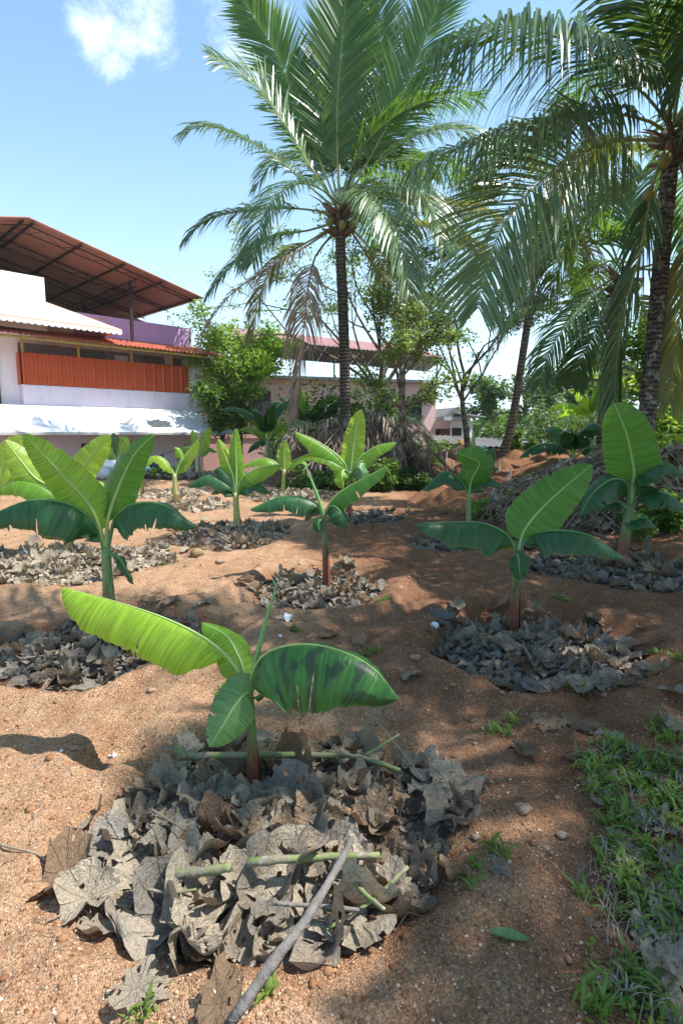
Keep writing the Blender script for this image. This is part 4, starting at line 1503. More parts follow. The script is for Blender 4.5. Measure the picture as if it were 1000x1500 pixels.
def branchy(mb, p, d, L, r, depth, rnd, ends, spread=.6, upb=.15):
    n = 4
    pts, q, dd = [p], Vector(p), Vector(d)
    for i in range(n):
        dd = (dd + Vector((rnd.gauss(0, .14), rnd.gauss(0, .14), rnd.gauss(0, .08) + upb * .2))).normalized()
        q = q + dd * (L / n)
        pts.append(q.copy())
    mb.tube(pts, [r * (1 - .45 * i / n) for i in range(n + 1)], 6 if depth > 1 else 4, False)
    if depth == 0:
        ends.append((pts[-1], L)); ends.append((pts[2], L * .8))
        return
    for k in range(rnd.choice((2, 3, 3))):
        a = rnd.uniform(0, 2 * PI)
        s = dd.orthogonal().normalized()
        s = Matrix.Rotation(a, 3, dd) @ s
        nd = (dd + s * rnd.uniform(spread * .6, spread * 1.4)).normalized()
        st = pts[-1] if k < 2 else pts[2]
        branchy(mb, st, nd, L * rnd.uniform(.62, .82), r * .55, depth - 1, rnd, ends, spread, upb)


def tree(base, trunkpts, r0, L, depth, fol, n, size, label, seed, crad=.5, flat=.6, bark='bark', name='broadleaf_tree', cat='tree', group='trees around the plot', spread=.6, hang=.2, aspect=.5, extra=()):
    rnd = random.Random(seed)
    root = empty(name, base, label, cat, group)
    mb = MB()
    S, tl = spline([base] + list(trunkpts), 10)
    mb.tube(S, [r0 * (1 - .5 * i / 9) for i in range(10)], 10, True, .12, rnd)
    ends = []
    d = (S[-1] - S[-3]).normalized()
    for k in range(4):
        a = k * PI / 2 + rnd.uniform(-.4, .4)
        s = Vector((math.cos(a), math.sin(a), .1))
        branchy(mb, S[-1 - k % 2 * 2], (d + s * rnd.uniform(.5, 1.1)).normalized(), L * rnd.uniform(.8, 1.15), r0 * .42, depth, rnd, ends, spread)
    for (e, c) in extra:
        branchy(mb, S[6], (Vector(e) - S[6]).normalized(), (Vector(e) - S[6]).length * .7, r0 * .45, depth - 1, rnd, ends, spread)
    mb.build('trunk', M[bark], root, True)
    cs = [tuple(e[0]) for e in ends]
    cr = [crad * rnd.uniform(.6, 1.3) for _ in ends]
    cloud_obj('crown', leafcloud(cs, cr, n, size, seed, flat, hang, aspect), M[fol], root)
    return root


def bush(px, py, Y, w, h, dep, n, size, fol, label, seed, cat='bush', name='bush', group='bushes and weeds around the plot', z=None, hang=0, nst=9, aspect=.5):
    b = at(px, py, Y)
    b.z = hz(b.x, b.y) if z is None else z
    rnd = random.Random(seed)
    root = empty(name, b, label, cat, group)
    mb = MB()
    cs, cr = [], []
    for k in range(nst):
        a, q = rnd.uniform(0, 2 * PI), rnd.random() ** .5
        e = b + Vector((math.cos(a) * q * w, math.sin(a) * q * dep, h * rnd.uniform(.35, 1.0) * (1 - .35 * q)))
        s = b + Vector((math.cos(a) * q * w * .5, math.sin(a) * q * dep * .5, -.05))
        mid = s.lerp(e, .5) + Vector((rnd.uniform(-.1, .1), rnd.uniform(-.1, .1), .1)) * h
        mb.tube([s, mid, e], [.02 * h + .004, .012 * h + .003, .004], 4, False)
        for t in (.45, .75, 1.0):
            c = s.lerp(e, t)
            cs.append(tuple(c)); cr.append(max(w, h) * rnd.uniform(.16, .30))
    mb.build('stems', M['twig_brown'], root, True)
    cloud_obj('foliage', leafcloud(cs, cr, n, size, seed, .7, hang, aspect), M[fol], root)
    return root


# ------------------------------------------------------------------ coconut palms
def frond(root, pts, leaflen, m, rm, droop=.5, facing=0.0, pairs=75, seed=0, width=.045, start=.2, rr=.035, spreadf=.75, gaps=0.05, swept=.55, vee=.2):
    r = random.Random(seed)
    n = 40
    P, L = spline(pts, n)
    fb = MB()
    fb.tube([P[i] for i in range(0, n, 3)] + [P[-1]], [rr * (1 - .9 * i / (n - 1)) for i in range(0, n, 3)] + [rr * .08], 5, False)
    fr = fb.build('frond', rm, root, True)
    V = []
    up = Vector((0, 0, 1))
    jt = .35 if facing >= .8 else 1.0
    for k in range(pairs):
        t = start + (1 - start) * (k + r.random() * .35) / pairs
        i = min(n - 2, int(t * (n - 1)))
        w = t * (n - 1) - i
        p = P[i].lerp(P[i + 1], min(1, w))
        T = (P[min(i + 2, n - 1)] - P[max(i - 1, 0)]).normalized()
        Vd = (CAMP - p).normalized()
        s0 = T.cross(up)
        s1 = T.cross(Vd)
        if s0.length < .05: s0 = s1
        S = (s0.normalized() * (1 - facing) + s1.normalized() * facing)
        S = (S - T * S.dot(T)).normalized()
        N = S.cross(T)
        u = (t - start) / (1 - start)
        ll = leaflen * (.42 + .62 * math.sin(PI * min(1, u * .78 + .16)) ** .9) * (1 if u < .9 else 1 - (u - .9) * 4.5)
        sw = swept + .55 * u
        for sg in (-1, 1):
            if r.random() < gaps: continue
            l = ll * r.uniform(.84, 1.1)
            d = (S * sg * spreadf + T * (sw + r.uniform(-.15, .13) * jt) + N * (vee + r.uniform(-.16, .16) * jt)).normalized()
            ddr = droop * r.uniform(.6, 1.45)
            q = p.copy()
            wv = (T - d * T.dot(d))
            wv = wv.normalized() if wv.length > .05 else N.copy()
            wv = (wv + N * r.uniform(-.5, .5)).normalized()
            ww = width * r.uniform(.8, 1.15) * .5
            row = [q + wv * ww * .5, q - wv * ww * .5]
            for s_, wf in ((.30, 1.0), (.34, .85), (.36, .05)):
                q = q + d * (l * s_)
                row += [q + wv * ww * wf, q - wv * ww * wf]
                d = (d + Vector((0, 0, -1)) * ddr * (.55 + s_)).normalized()
                wv = (wv - d * wv.dot(d))
                wv = wv.normalized() if wv.length > .05 else N.copy()
            V.append([tuple(x) for x in row])
    if V:
        A = np.array(V) - np.array(root_loc(root))
        F = np.array([(0, 1, 3, 2), (2, 3, 5, 4), (4, 5, 7, 6)])
        o = link('leaflets', scatter_mesh('leaflets', m, A, F), fr)
        o['kind'] = 'stuff'
    return fr


def palm_trunk(root, pts, r0, r1, m, rings=60, seed=0):
    rnd = random.Random(seed)
    n = rings
    S, L = spline(pts, n)
    rad = []
    for i in range(n):
        t = i / (n - 1)
        r = r0 + (r1 - r0) * t + r0 * .45 * math.exp(-t * 14)
        r *= 1 + (.02 if i % 2 else -.012) + rnd.uniform(-.02, .02)
        rad.append(r)
    mb = MB()
    mb.tube(S, rad, 14, True, .05, rnd)
    return mb.build('trunk', m, root, True)


def crown_bits(root, c, s, seed, nuts=(), spathes=4):
    r = random.Random(seed)
    fb = MB()
    # fibrous sheath mass and old leaf bases
    for k in range(26):
        a = r.uniform(0, 2 * PI)
        e = r.uniform(-.3, 1.1)
        d = Vector((math.cos(a), math.sin(a), e)).normalized()
        b = c + Vector((math.cos(a) * .05 * s, math.sin(a) * .05 * s, r.uniform(-.45, .15) * s))
        fb.tube([b, b + d * .18 * s, b + d * .42 * s + Vector((0, 0, .04))], [.085 * s, .06 * s, .02 * s], 6, True)
    fb.build('leaf_base', M['fibre'], root, True)
    for k in range(spathes):
        a = r.uniform(0, 2 * PI)
        d = Vector((math.cos(a), math.sin(a), r.uniform(.2, 1)))
        sp = MB()
        b = c + Vector((0, 0, -.1 * s))
        sp.tube([b, b + d * .25 * s, b + d * .5 * s + Vector((0, 0, -.03)), b + d * .75 * s + Vector((0, 0, -.15 * s))], [.03, .035, .02, .006], 6, True)
        sp.build('spathe', M['twig_brown'], root, True)
    for (dx, dy, dz) in nuts:
        nb = MB()
        q = c + Vector((dx, dy, dz)) * s
        seg, rg, R_ = 10, 7, .11
        for i in range(rg + 1):
            th = PI * i / rg
            for k in range(seg):
                a = 2 * PI * k / seg
                nb.v.append((q.x + R_ * math.sin(th) * math.cos(a), q.y + R_ * math.sin(th) * math.sin(a), q.z + R_ * 1.25 * math.cos(th)))
        for i in range(rg):
            for k in range(seg):
                k2 = (k + 1) % seg
                nb.f.append((i * seg + k, i * seg + k2, (i + 1) * seg + k2, (i + 1) * seg + k))
        nb.build('coconut', M['nut'], root, True)


def pf(Y, L):
    return [at(q[0], q[1], Y + (q[2] if len(q) > 2 else 0)) for q in L]


def rand_frond(root, c, az, el, L, seed, m, rm, leaflen=1.0, **kw):
    """an arching frond leaving the crown c at azimuth az, elevation el"""
    h = Vector((math.sin(az), math.cos(az), 0))
    pts = []
    e = el
    q = Vector(c)
    pts.append(q.copy())
    for i in range(5):
        q = q + (h * math.cos(e) + Vector((0, 0, math.sin(e)))) * (L / 5)
        pts.append(q.copy())
        e -= kw.get('arc', .42)
    kw.pop('arc', None)
    return frond(root, pts, leaflen, m, rm, seed=seed, **kw)


F_, FG, FL, FY, FD = M['frond'], M['frond_glossy'], M['frond_lush'], M['frond_yellow'], M['frond_dead']
RA, RG, RD = M['rachis'], M['rachis_green'], M['rachis_dead']

# --- centre palm
YA = 18.0
ba = at(505, 640, YA); ba.z = hz(ba.x, ba.y) - .1
ca = at(497, 300, YA)
pa = empty('coconut_palm', ba, 'coconut palm with straight dark trunk rising out of the dead frond heap', 'palm tree', 'coconut palms')
palm_trunk(pa, [ba, at(505, 560, YA), at(502, 450, YA), at(499, 380, YA), at(498, 312, YA)], .17, .15, M['trunk_a'], 70, 1)
crown_bits(pa, at(498, 318, YA), 1.25, 3, [(.3, -.2, -.25), (-.25, -.25, -.2), (.05, -.35, -.3)], 5)
A_ = [
    # points, leaflet length, material, rachis, options
    ([(497, 300), (494, 230), (494, 150), (500, 70), (508, -10)], 1.65, FL, RA, dict(facing=1.0, droop=.08, pairs=100, swept=.5, width=.075, gaps=.01)),
    ([(492, 296), (470, 240), (440, 170), (405, 80), (355, 0)], 1.4, FL, RA, dict(facing=.85, droop=.2, pairs=95, width=.065)),
    ([(488, 296, 0), (455, 245, -.3), (425, 195, -.6), (385, 135, -.9), (345, 104, -1.2), (312, 84, -1.5)], 1.25, FG, RA, dict(facing=.45, droop=.35, pairs=85)),
    ([(484, 300, 0), (440, 262, .3), (395, 225, .6), (345, 198, .9), (300, 184, 1), (262, 200, 1.1)], 1.15, F_, RG, dict(facing=.25, droop=.5, pairs=85)),
    ([(484, 312), (440, 306), (395, 306, -.3), (330, 314, -.5), (294, 330, -.6), (270, 354, -.7)], 1.1, F_, RG, dict(facing=.15, droop=.6, pairs=85)),
    ([(484, 328), (450, 338), (410, 345, -.5), (365, 368, -1), (330, 400, -1.3), (308, 430, -1.5)], 1.15, F_, RG, dict(facing=.1, droop=.6, pairs=85)),
    ([(484, 334, 0), (455, 352, .4), (420, 372, .7), (395, 400, 1), (378, 440, 1.2), (368, 500, 1.3)], 1.05, FY, RA, dict(facing=.1, droop=.7, pairs=75)),
    ([(480, 340, -.1), (440, 366, -.8), (390, 395, -1.4), (340, 430, -1.8), (305, 475, -2), (290, 512, -2)], 1.0, FD, RD, dict(facing=.0, droop=1.1, pairs=60, gaps=.25, width=.03)),
    ([(485, 346), (462, 375, -.3), (452, 415, -.5), (446, 470, -.6), (440, 540, -.6), (432, 610, -.6)], 1.5, FD, RD, dict(facing=.3, droop=.75, pairs=85, gaps=.08, width=.05)),
    ([(505, 296, 0), (530, 230, .5), (548, 150, .8), (556, 60, 1), (556, -20, 1)], 1.4, F_, RG, dict(facing=.9, droop=.15, pairs=95, width=.065)),
    ([(508, 296), (545, 225), (590, 140), (622, 60), (648, -20)], 1.5, FL, RA, dict(facing=.85, droop=.2, pairs=95, width=.065)),
    ([(510, 300, 0), (550, 245, -.5), (596, 205, -.9), (640, 190, -1.3), (680, 192, -1.6), (712, 215, -1.8)], 1.3, FG, RA, dict(facing=.35, droop=.55, pairs=85)),
    ([(512, 306), (550, 285), (600, 290, -.5), (650, 296, -1), (700, 305, -1.3), (738, 326, -1.5)], 1.15, FY, RA, dict(facing=.1, droop=.65, pairs=85)),
    ([(512, 316), (545, 318, .3), (590, 326, .5), (640, 335, .7), (680, 350, .8), (712, 380, .9)], 1.15, FY, RA, dict(facing=.1, droop=.75, pairs=85, width=.055)),
    ([(508, 300, 0), (525, 280, -1.2), (545, 285, -2.2), (570, 320, -3.0), (590, 375, -3.4), (600, 430, -3.6)], 1.3, FG, RA, dict(facing=.2, droop=.55, pairs=85, width=.055)),
    ([(510, 330), (540, 362), (566, 400, -.3), (586, 440, -.5), (598, 480, -.6), (604, 520, -.6)], 1.2, FY, RA, dict(facing=.5, droop=.5, pairs=80)),
    ([(508, 330, .3), (536, 372, .8), (560, 415, 1.1), (574, 460, 1.3), (582, 505, 1.4)], 1.1, FD, RD, dict(facing=.4, droop=.8, pairs=60, width=.03)),
    ([(490, 300, .3), (462, 250, 1.2), (430, 225, 2.2), (398, 240, 3), (372, 280, 3.4)], 1.2, F_, RG, dict(facing=.3, droop=.5, pairs=80)),
    ([(505, 296, .4), (520, 250, 1.5), (548, 225, 2.6), (580, 240, 3.3), (608, 280, 3.8)], 1.2, F_, RG, dict(facing=.3, droop=.5, pairs=80)),
    ([(495, 296, .3), (480, 230, .9), (462, 160, 1.3), (440, 100, 1.6)], 1.2, F_, RG, dict(facing=.9, droop=.2, pairs=80)),
    ([(503, 296, .3), (520, 240, .9), (545, 190, 1.3), (585, 150, 1.6), (625, 150, 1.8)], 1.2, FL, RG, dict(facing=.6, droop=.4, pairs=80)),
]
for i, (L, ll, m, rm, kw) in enumerate(A_):
    kw['pairs'] = int(kw.get('pairs', 80) * 1.2); kw.setdefault('width', .048)
    frond(pa, pf(YA, L), ll, m, rm, seed=300 + i, **kw)
for i, (az, el) in enumerate(((2.5, .2), (3.7, .1), (0.3, .7), (1.0, .6), (1.2, .9), (0, 1.3), (1.7, 1.25), (.8, 1.1))):
    rand_frond(pa, ca, az, el, 5.4, 340 + i, F_ if i % 2 else FL, RG, 1.3, pairs=85, width=.048, arc=.34)

# --- right palm
YB = 10.4
bb = at(943, 690, YB); bb.z = hz(bb.x, bb.y) - .1
cb = at(985, 185, YB)
pb = empty('coconut_palm', bb, 'coconut palm with lichen spotted trunk near the right edge, its fronds hanging over the plot', 'palm tree', 'coconut palms')
palm_trunk(pb, [bb, at(945, 630, YB), at(960, 470, YB), at(972, 330, YB), at(984, 205, YB)], .15, .13, M['trunk_b'], 80, 2)
crown_bits(pb, at(985, 205, YB), .85, 5, [(-.55, -.3, -1.15), (-.42, -.25, -1.35), (-.62, -.15, -1.4), (.3, -.3, -.6), (-.3, -.3, -.5)], 8)
B_ = [
    ([(975, 180, 0), (950, 145, -.4), (910, 110, -.9), (865, 76, -1.4), (802, 50, -1.9), (743, 38, -2.3), (690, 48, -2.5), (632, 72, -2.7)], 1.85, F_, RG, dict(facing=.0, droop=1.25, pairs=130, width=.036, vee=-.1)),
    ([(970, 190, 0), (945, 176, -.3), (890, 165, -.8), (829, 166, -1.2), (752, 184, -1.6), (690, 205, -1.9), (636, 225, -2.1), (606, 244, -2.2)], 1.4, FG, RA, dict(facing=.0, droop=1.3, pairs=120, width=.036, gaps=.12, vee=-.1)),
    ([(972, 205, 0), (955, 205, -.3), (905, 206, -.9), (850, 224, -1.4), (802, 256, -1.8), (743, 318, -2.1), (712, 390, -2.3), (700, 452, -2.4)], 1.5, FG, RA, dict(facing=.75, droop=.28, pairs=125, width=.038)),
    ([(972, 225, 0), (958, 260, -.2), (948, 310, -.3), (936, 375, -.2), (918, 440, 0), (905, 510, .2), (898, 590, .3)], 1.2, F_, RA, dict(facing=.55, droop=.5, pairs=120, width=.034, spreadf=.55, swept=.9, gaps=.15)),
    ([(990, 225, 0), (1003, 270, 0), (1006, 340, 0), (1000, 420, 0), (990, 500, 0), (980, 590, 0)], 1.1, FY, RA, dict(facing=.5, droop=.5, pairs=110, width=.034, spreadf=.55, swept=.9, gaps=.15)),
    ([(982, 175, 0), (976, 130, -.3), (962, 60, -.6), (942, -10, -.9), (905, -90, -1.1)], 1.35, F_, RG, dict(facing=.7, droop=.4, pairs=110, width=.036)),
    ([(986, 170, 0), (992, 110, .1), (1010, 40, .2), (1040, -30, .3)], 1.2, F_, RG, dict(facing=.7, droop=.3, pairs=95, width=.036)),
    ([(980, 175, .3), (958, 130, 1), (920, 100, 1.8), (870, 110, 2.6), (830, 150, 3.2), (800, 215, 3.7)], 1.2, FL, RG, dict(facing=.1, droop=.7, pairs=95, width=.04)),
    ([(972, 240, .2), (940, 258, .7), (895, 285, 1.2), (850, 325, 1.7), (820, 380, 2.2), (800, 440, 2.5)], 1.1, F_, RG, dict(facing=.2, droop=.7, pairs=90, width=.036)),
    ([(972, 215, .3), (930, 205, 1.0), (880, 215, 1.8), (840, 250, 2.4), (812, 300, 2.9)], 1.1, FY, RG, dict(facing=.1, droop=.7, pairs=80, width=.036)),
    ([(985, 180, 0), (1015, 140, 0), (1060, 120, 0), (1110, 140, 0), (1160, 200, 0)], 1.2, F_, RG, dict(droop=.6, pairs=80, width=.036)),
    ([(985, 200, 0), (1020, 190, -.5), (1070, 210, -1.2), (1120, 270, -1.8)], 1.2, F_, RG, dict(droop=.6, pairs=80, width=.036)),
]
for i, (L, ll, m, rm, kw) in enumerate(B_):
    frond(pb, pf(YB, L), ll, m, rm, seed=400 + i, rr=.028, **kw)
for i, (az, el) in enumerate(((1.2, .8), (2.0, .6), (2.7, .7), (3.5, .9), (0.6, .6), (2.3, .1), (1.5, .1), (3.0, .2))):
    rand_frond(pb, cb, az, el, 4.6, 440 + i, F_, RG, 1.15, pairs=80, rr=.028)

# --- slim leaning palm behind
YC = 20.0
bc = at(735, 672, YC); bc.z = hz(bc.x, bc.y) - .1
cc_ = at(806, 300, YC)
pc = empty('coconut_palm', bc, 'slim leaning coconut palm with a pale trunk right of the small tree', 'palm tree', 'coconut palms')
palm_trunk(pc, [bc, at(750, 615, YC), at(768, 500, YC), at(783, 400, YC), at(800, 312, YC)], .145, .10, M['trunk_c'], 60, 3)
crown_bits(pc, at(803, 305, YC), 1.2, 7, [(.2, -.3, -.3), (-.3, -.3, -.35)], 4)
C_ = [
    ([(795, 320, 0), (790, 370, -.5), (778, 430, -.8), (752, 470, -1), (725, 505, -1.2), (708, 545, -1.2)], .9, FD, RD, dict(droop=1.3, pairs=60, gaps=.3, width=.05)),
    ([(806, 310, 0), (835, 330, 0), (862, 362, 0), (878, 410, 0), (884, 470, 0)], 1.3, FD, RD, dict(droop=1.0, pairs=60, gaps=.15, width=.05)),
    ([(803, 310, 0), (770, 300, 0), (735, 320, 0), (705, 370, 0), (690, 420, 0)], 1.2, F_, RG, dict(droop=.6)),
    ([(806, 305, 0), (840, 280, 0), (880, 280, 0), (915, 310, 0), (940, 360, 0)], 1.2, F_, RG, dict(droop=.6)),
    ([(803, 300, 0), (790, 255, 0), (760, 220, 0), (722, 215, 0), (690, 240, 0)], 1.2, FL, RG, dict(droop=.5)),
    ([(806, 300, 0), (825, 250, 0), (860, 215, 0), (905, 215, 0)], 1.2, F_, RG, dict(droop=.5)),
    ([(803, 312, 0), (785, 345, 1), (765, 385, 1.5), (755, 440, 1.8)], 1.1, FY, RG, dict(droop=.7)),
    ([(806, 312, 0), (830, 345, 1), (845, 385, 1.5), (850, 430, 1.8)], 1.1, F_, RG, dict(droop=.7)),
]
for i, (L, ll, m, rm, kw) in enumerate(C_):
    kw.setdefault('pairs', 75); kw.setdefault('width', .055)
    frond(pc, pf(YC, L), ll, m, rm, seed=500 + i, **kw)
for i, (az, el) in enumerate(((3.1, .4), (0.2, .5), (2.4, .8), (4.0, .8), (5.2, .7))):
    rand_frond(pc, cc_, az, el, 4.4, 540 + i, F_, RG, 1.1, pairs=60, width=.055)

# --- palm behind the right one
YD = 15.5
bd = at(884, 650, YD); bd.z = hz(bd.x, bd.y) - .1
cd = at(912, 400, YD)
pd = empty('coconut_palm', bd, 'short dark trunked coconut palm between the slim palm and the right one', 'palm tree', 'coconut palms')
palm_trunk(pd, [bd, at(884, 610, YD), at(894, 540, YD), at(903, 470, YD), at(911, 408, YD)], .17, .14, M['trunk_a'], 50, 4)
crown_bits(pd, at(911, 405, YD), 1.1, 9, [(.2, -.3, -.3)], 4)
D_ = [
    ([(908, 408, 0), (880, 425, -.3), (850, 452, -.6), (822, 485, -.8), (800, 525, -.9), (790, 565, -1)], 1.05, F_, RG, dict(droop=.55, facing=.4)),
    ([(906, 402, 0), (870, 425, .3), (838, 442, .6), (800, 448, .8), (765, 458, .9), (738, 486, 1)], .95, FG, RG, dict(droop=.6, facing=.1)),
    ([(908, 410, 0), (890, 445, -.3), (868, 490, -.5), (850, 530, -.6), (838, 560, -.7)], 1.1, F_, RG, dict(droop=.4, facing=.7)),
    ([(914, 405, 0), (935, 440, 0), (958, 490, 0), (975, 550, 0)], 1.1, FY, RG, dict(droop=.4, facing=.6)),
    ([(916, 400, 0), (950, 395, 0), (990, 420, 0), (1025, 480, 0)], 1.1, FY, RA, dict(droop=.6)),
    ([(908, 396, 0), (890, 350, 0), (862, 322, 0), (825, 325, 0), (795, 360, 0)], 1.1, FL, RG, dict(droop=.5)),
    ([(914, 396, 0), (935, 350, 0), (970, 320, 0), (1010, 330, 0)], 1.1, FL, RG, dict(droop=.5)),
    ([(911, 396, 0), (915, 350, 0), (925, 300, 0), (940, 250, 0)], 1.1, F_, RG, dict(droop=.3, facing=.7)),
]
for i, (L, ll, m, rm, kw) in enumerate(D_):
    kw.setdefault('pairs', 80)
    frond(pd, pf(YD, L), ll, m, rm, seed=600 + i, **kw)
for i, (az, el) in enumerate(((3.0, .6), (0.1, .6), (1.8, .2), (4.6, .8))):
    rand_frond(pd, cd, az, el, 4.4, 640 + i, F_, RG, 1.1, pairs=60)

# --- palms standing right of the picture; their shade lies across the near soil
SHADE = ((7.0, 3.7, 7.3, 8, 4.2, 20, 'coconut palm to the right of the photographer, shading the dark right basin'),
         (6.6, -0.8, 7.0, 9, 4.0, 17, 'coconut palm beside the photographer, shading the grass corner'),
         (7.2, 7.2, 7.4, 10, 3.9, 20, 'coconut palm beyond the right edge, shading the large banana plant'),
         (6.7, -1.9, 7.0, 11, 4.2, 16, 'coconut palm behind the photographer, shading the bottom of the plot'))
for j, (x, y, h, sd, fl_, nf, lb) in enumerate(SHADE):
    b = Vector((x, y, hz(x, y) - .1))
    c = Vector((x, y, h))
    pe = empty('coconut_palm', b, lb, 'palm tree', 'coconut palms')
    palm_trunk(pe, [b, b.lerp(c, .5) + Vector((.15, 0, 0)), c], .16, .13, M['trunk_b'], 40, sd)
    crown_bits(pe, c, 1.0, sd, (), 3)
    rr_ = random.Random(sd)
    for i in range(nf):
        rand_frond(pe, c, i * 2.399 + sd, rr_.uniform(-.1, 1.1), fl_, 700 + 20 * j + i, F_, RG, 1.15 * fl_ / 4.3, pairs=54, width=.060)
    if j == 0:
        for az, L_ in ((-1.47, 7.0), (-1.58, 6.7), (-1.38, 6.6)):
            rand_frond(pe, c, az, .45, L_, 790 + int(L_ * 10), F_, RG, 1.2, pairs=60, width=.06, arc=.2)


# ------------------------------------------------------------------ white and purple house
HO = Vector((-10.98, 20.0, 0))
HG = Vector((.7071, .7071, 0))
HR = Vector((-.7071, .7071, 0))
UP = Vector((0, 0, 1))


def hp(u, v, z):
    return HO + HG * u + HR * v + UP * z


house = empty('white_house', hp(0, 2, -1.2), 'white and lilac two storey house with a brown sheet roof on steel trusses', 'house')


def hbox(name, m, u0, u1, v0, v1, z0, z1, parent=None):
    mb = MB()
    mb.box(hp(u0, v0, z0), HG * (u1 - u0), HR * (v1 - v0), UP * (z1 - z0))
    return mb.build(name, m, parent or house)


hbox('wall', M['lilac'], -7, 6.4, .02, 9, -1.8, 2.35)
hbox('wall', M['white_wall'], -7, 7.15, .35, 9, 2.36, 4.95)
bal = hbox('balcony_wall', M['lilac'], 0, 6.4, -.05, .15, 2.36, 3.16)
hbox('balcony_wall', M['lilac'], 0, .2, .16, 2.6, 2.36, 3.16)
hbox('balcony_floor', M['edge_grey'], .2, 6.35, .16, .34, 2.36, 2.5)
hbox('wall', M['white_wall'], 6.42, 7.15, .05, .34, 2.36, 4.85)
# recess behind the balcony screen
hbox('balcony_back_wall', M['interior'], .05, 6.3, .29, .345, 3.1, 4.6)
# red sheet panels
n = 16
for i in range(n):
    u0 = .02 + i * 6.36 / n
    mb = MB()
    w = 6.36 / n - .012
    a = [hp(u0, -.09, 0), hp(u0 + .03, -.125, 0), hp(u0 + .06, -.125, 0), hp(u0 + .085, -.09, 0), hp(u0 + w * .55, -.09, 0), hp(u0 + w * .57, -.10, 0), hp(u0 + w * .6, -.09, 0), hp(u0 + w, -.09, 0)]
    for k in range(len(a) - 1):
        mb.quad(a[k] + UP * 3.17, a[k + 1] + UP * 3.17, a[k + 1] + UP * 4.24, a[k] + UP * 4.24)
        mb.quad(a[k] + UP * 4.24 + HR * .02, a[k + 1] + UP * 4.24 + HR * .02, a[k + 1] + UP * 3.17 + HR * .02, a[k] + UP * 3.17 + HR * .02)
    mb.build('red_panel', M['panel_red'], house)
for i in range(6):
    v0 = .0 + i * .42
    hbox('red_panel', M['panel_red'], -.03, -.01, v0, v0 + .405, 3.17, 4.24)
    hbox('panel_rib', M['panel_red'], -.055, -.031, v0 + .02, v0 + .06, 3.17, 4.24)
# wire mesh above the panels
mb = MB()
for i in range(64):
    mb.box(hp(.05 + i * .1, -.06, 4.24), HG * .010, HR * .010, UP * .56)
for i in range(6):
    mb.box(hp(.05, -.05, 4.30 + i * .09), HG * 6.3, HR * .008, UP * .010)
mb.build('wire_mesh', M['grey_sheet'], house)['kind'] = 'stuff'
for u in (.04, 1.9, 3.9, 5.6, 6.3):
    hbox('yellow_post', M['yellow_pipe'], u, u + .07, -.085, -.015, 4.245, 4.86)
hbox('yellow_rail', M['yellow_pipe'], -6.9, 7.3, -1.0, -.94, 4.56, 4.62)
hbox('yellow_rail', M['yellow_pipe'], -6.9, 7.0, -.5, -.44, 4.66, 4.72)
for i in range(16):
    u = -6.5 + i * .9
    mb = MB()
    mb.box(hp(u, -1.05, 4.625), HG * .04, HR * 1.5 + UP * .42, UP * .04)
    mb.build('yellow_rafter', M['yellow_pipe'], house)
# items stored behind the mesh
for (u, w, z, h, m) in ((.9, .5, 4.25, .35, 'interior'), (2.1, .9, 4.25, .3, 'cloth_dark'), (3.4, .5, 4.25, .22, 'cloth_white'), (4.6, .7, 4.25, .33, 'wood_dark'), (5.5, .3, 4.3, .4, 'white_wall')):
    hbox('stored_board', M[m], u, u + w, .18, .27, z, z + h)
# brown timber door left of the balcony
dr = hbox('door', M['wood_dark'], -1.9, -.6, .29, .345, 2.5, 4.5)
hbox('door_panel', M['wood_dark'], -1.75, -1.3, .26, .288, 2.7, 3.5, dr)
hbox('door_panel', M['wood_dark'], -1.2, -.75, .26, .288, 2.7, 3.5, dr)


def corr_sheet(name, m, p0, du, dv, nrm, waves, amp, parent, th=.012):
    """a corrugated sheet: waves along du, straight along dv"""
    mb = MB()
    k = waves * 4
    for i in range(k + 1):
        t = i / k
        z = amp * math.sin(t * waves * 2 * PI)
        a = p0 + du * t + nrm * z
        mb.v += [tuple(a), tuple(a + dv), tuple(a - nrm * th), tuple(a + dv - nrm * th)]
    for i in range(k):
        b, c = i * 4, i * 4 + 4
        mb.f += [(b, b + 1, c + 1, c), (b + 2, c + 2, c + 3, b + 3), (b, c, c + 2, b + 2), (b + 1, b + 3, c + 3, c + 1)]
    return mb.build(name, m, parent)


# awning of red sheets above the balcony
for i in range(14):
    u0 = -6.9 + i * 1.03
    corr_sheet('awning_sheet', M['roof_red'], hp(u0, -1.08, 4.70), HG * 1.02, HR * 1.75 + UP * .50, (UP - HR * .28).normalized(), 6, .025, house)
# lean-to slab
mb = MB()
e0, e1 = hp(-7, -1.85, 1.46), hp(7.55, -1.85, 1.46)
w0, w1 = hp(-7, -.06, 2.40), hp(6.38, -.06, 2.40)
s1 = hp(7.55, 3.0, 1.46); s2 = hp(6.48, 3.0, 2.34)
T_ = UP * .07
mb.prism([e0, e1, w1, w0], [e0 + T_, e1 + T_, w1 + T_, w0 + T_])
slab = mb.build('lean_to_roof', M['concrete'], house)
mb = MB()
mb.prism([e1 + UP * .001, s1, s2, w1 + HG * .005], [e1 + T_ + UP * .001, s1 + T_, s2 + T_, w1 + T_ + HG * .005])
mb.build('lean_to_hip', M['concrete'], house)
hbox('slab_edge', M['edge_grey'], -7, 7.56, -1.90, -1.852, 1.44, 1.535)
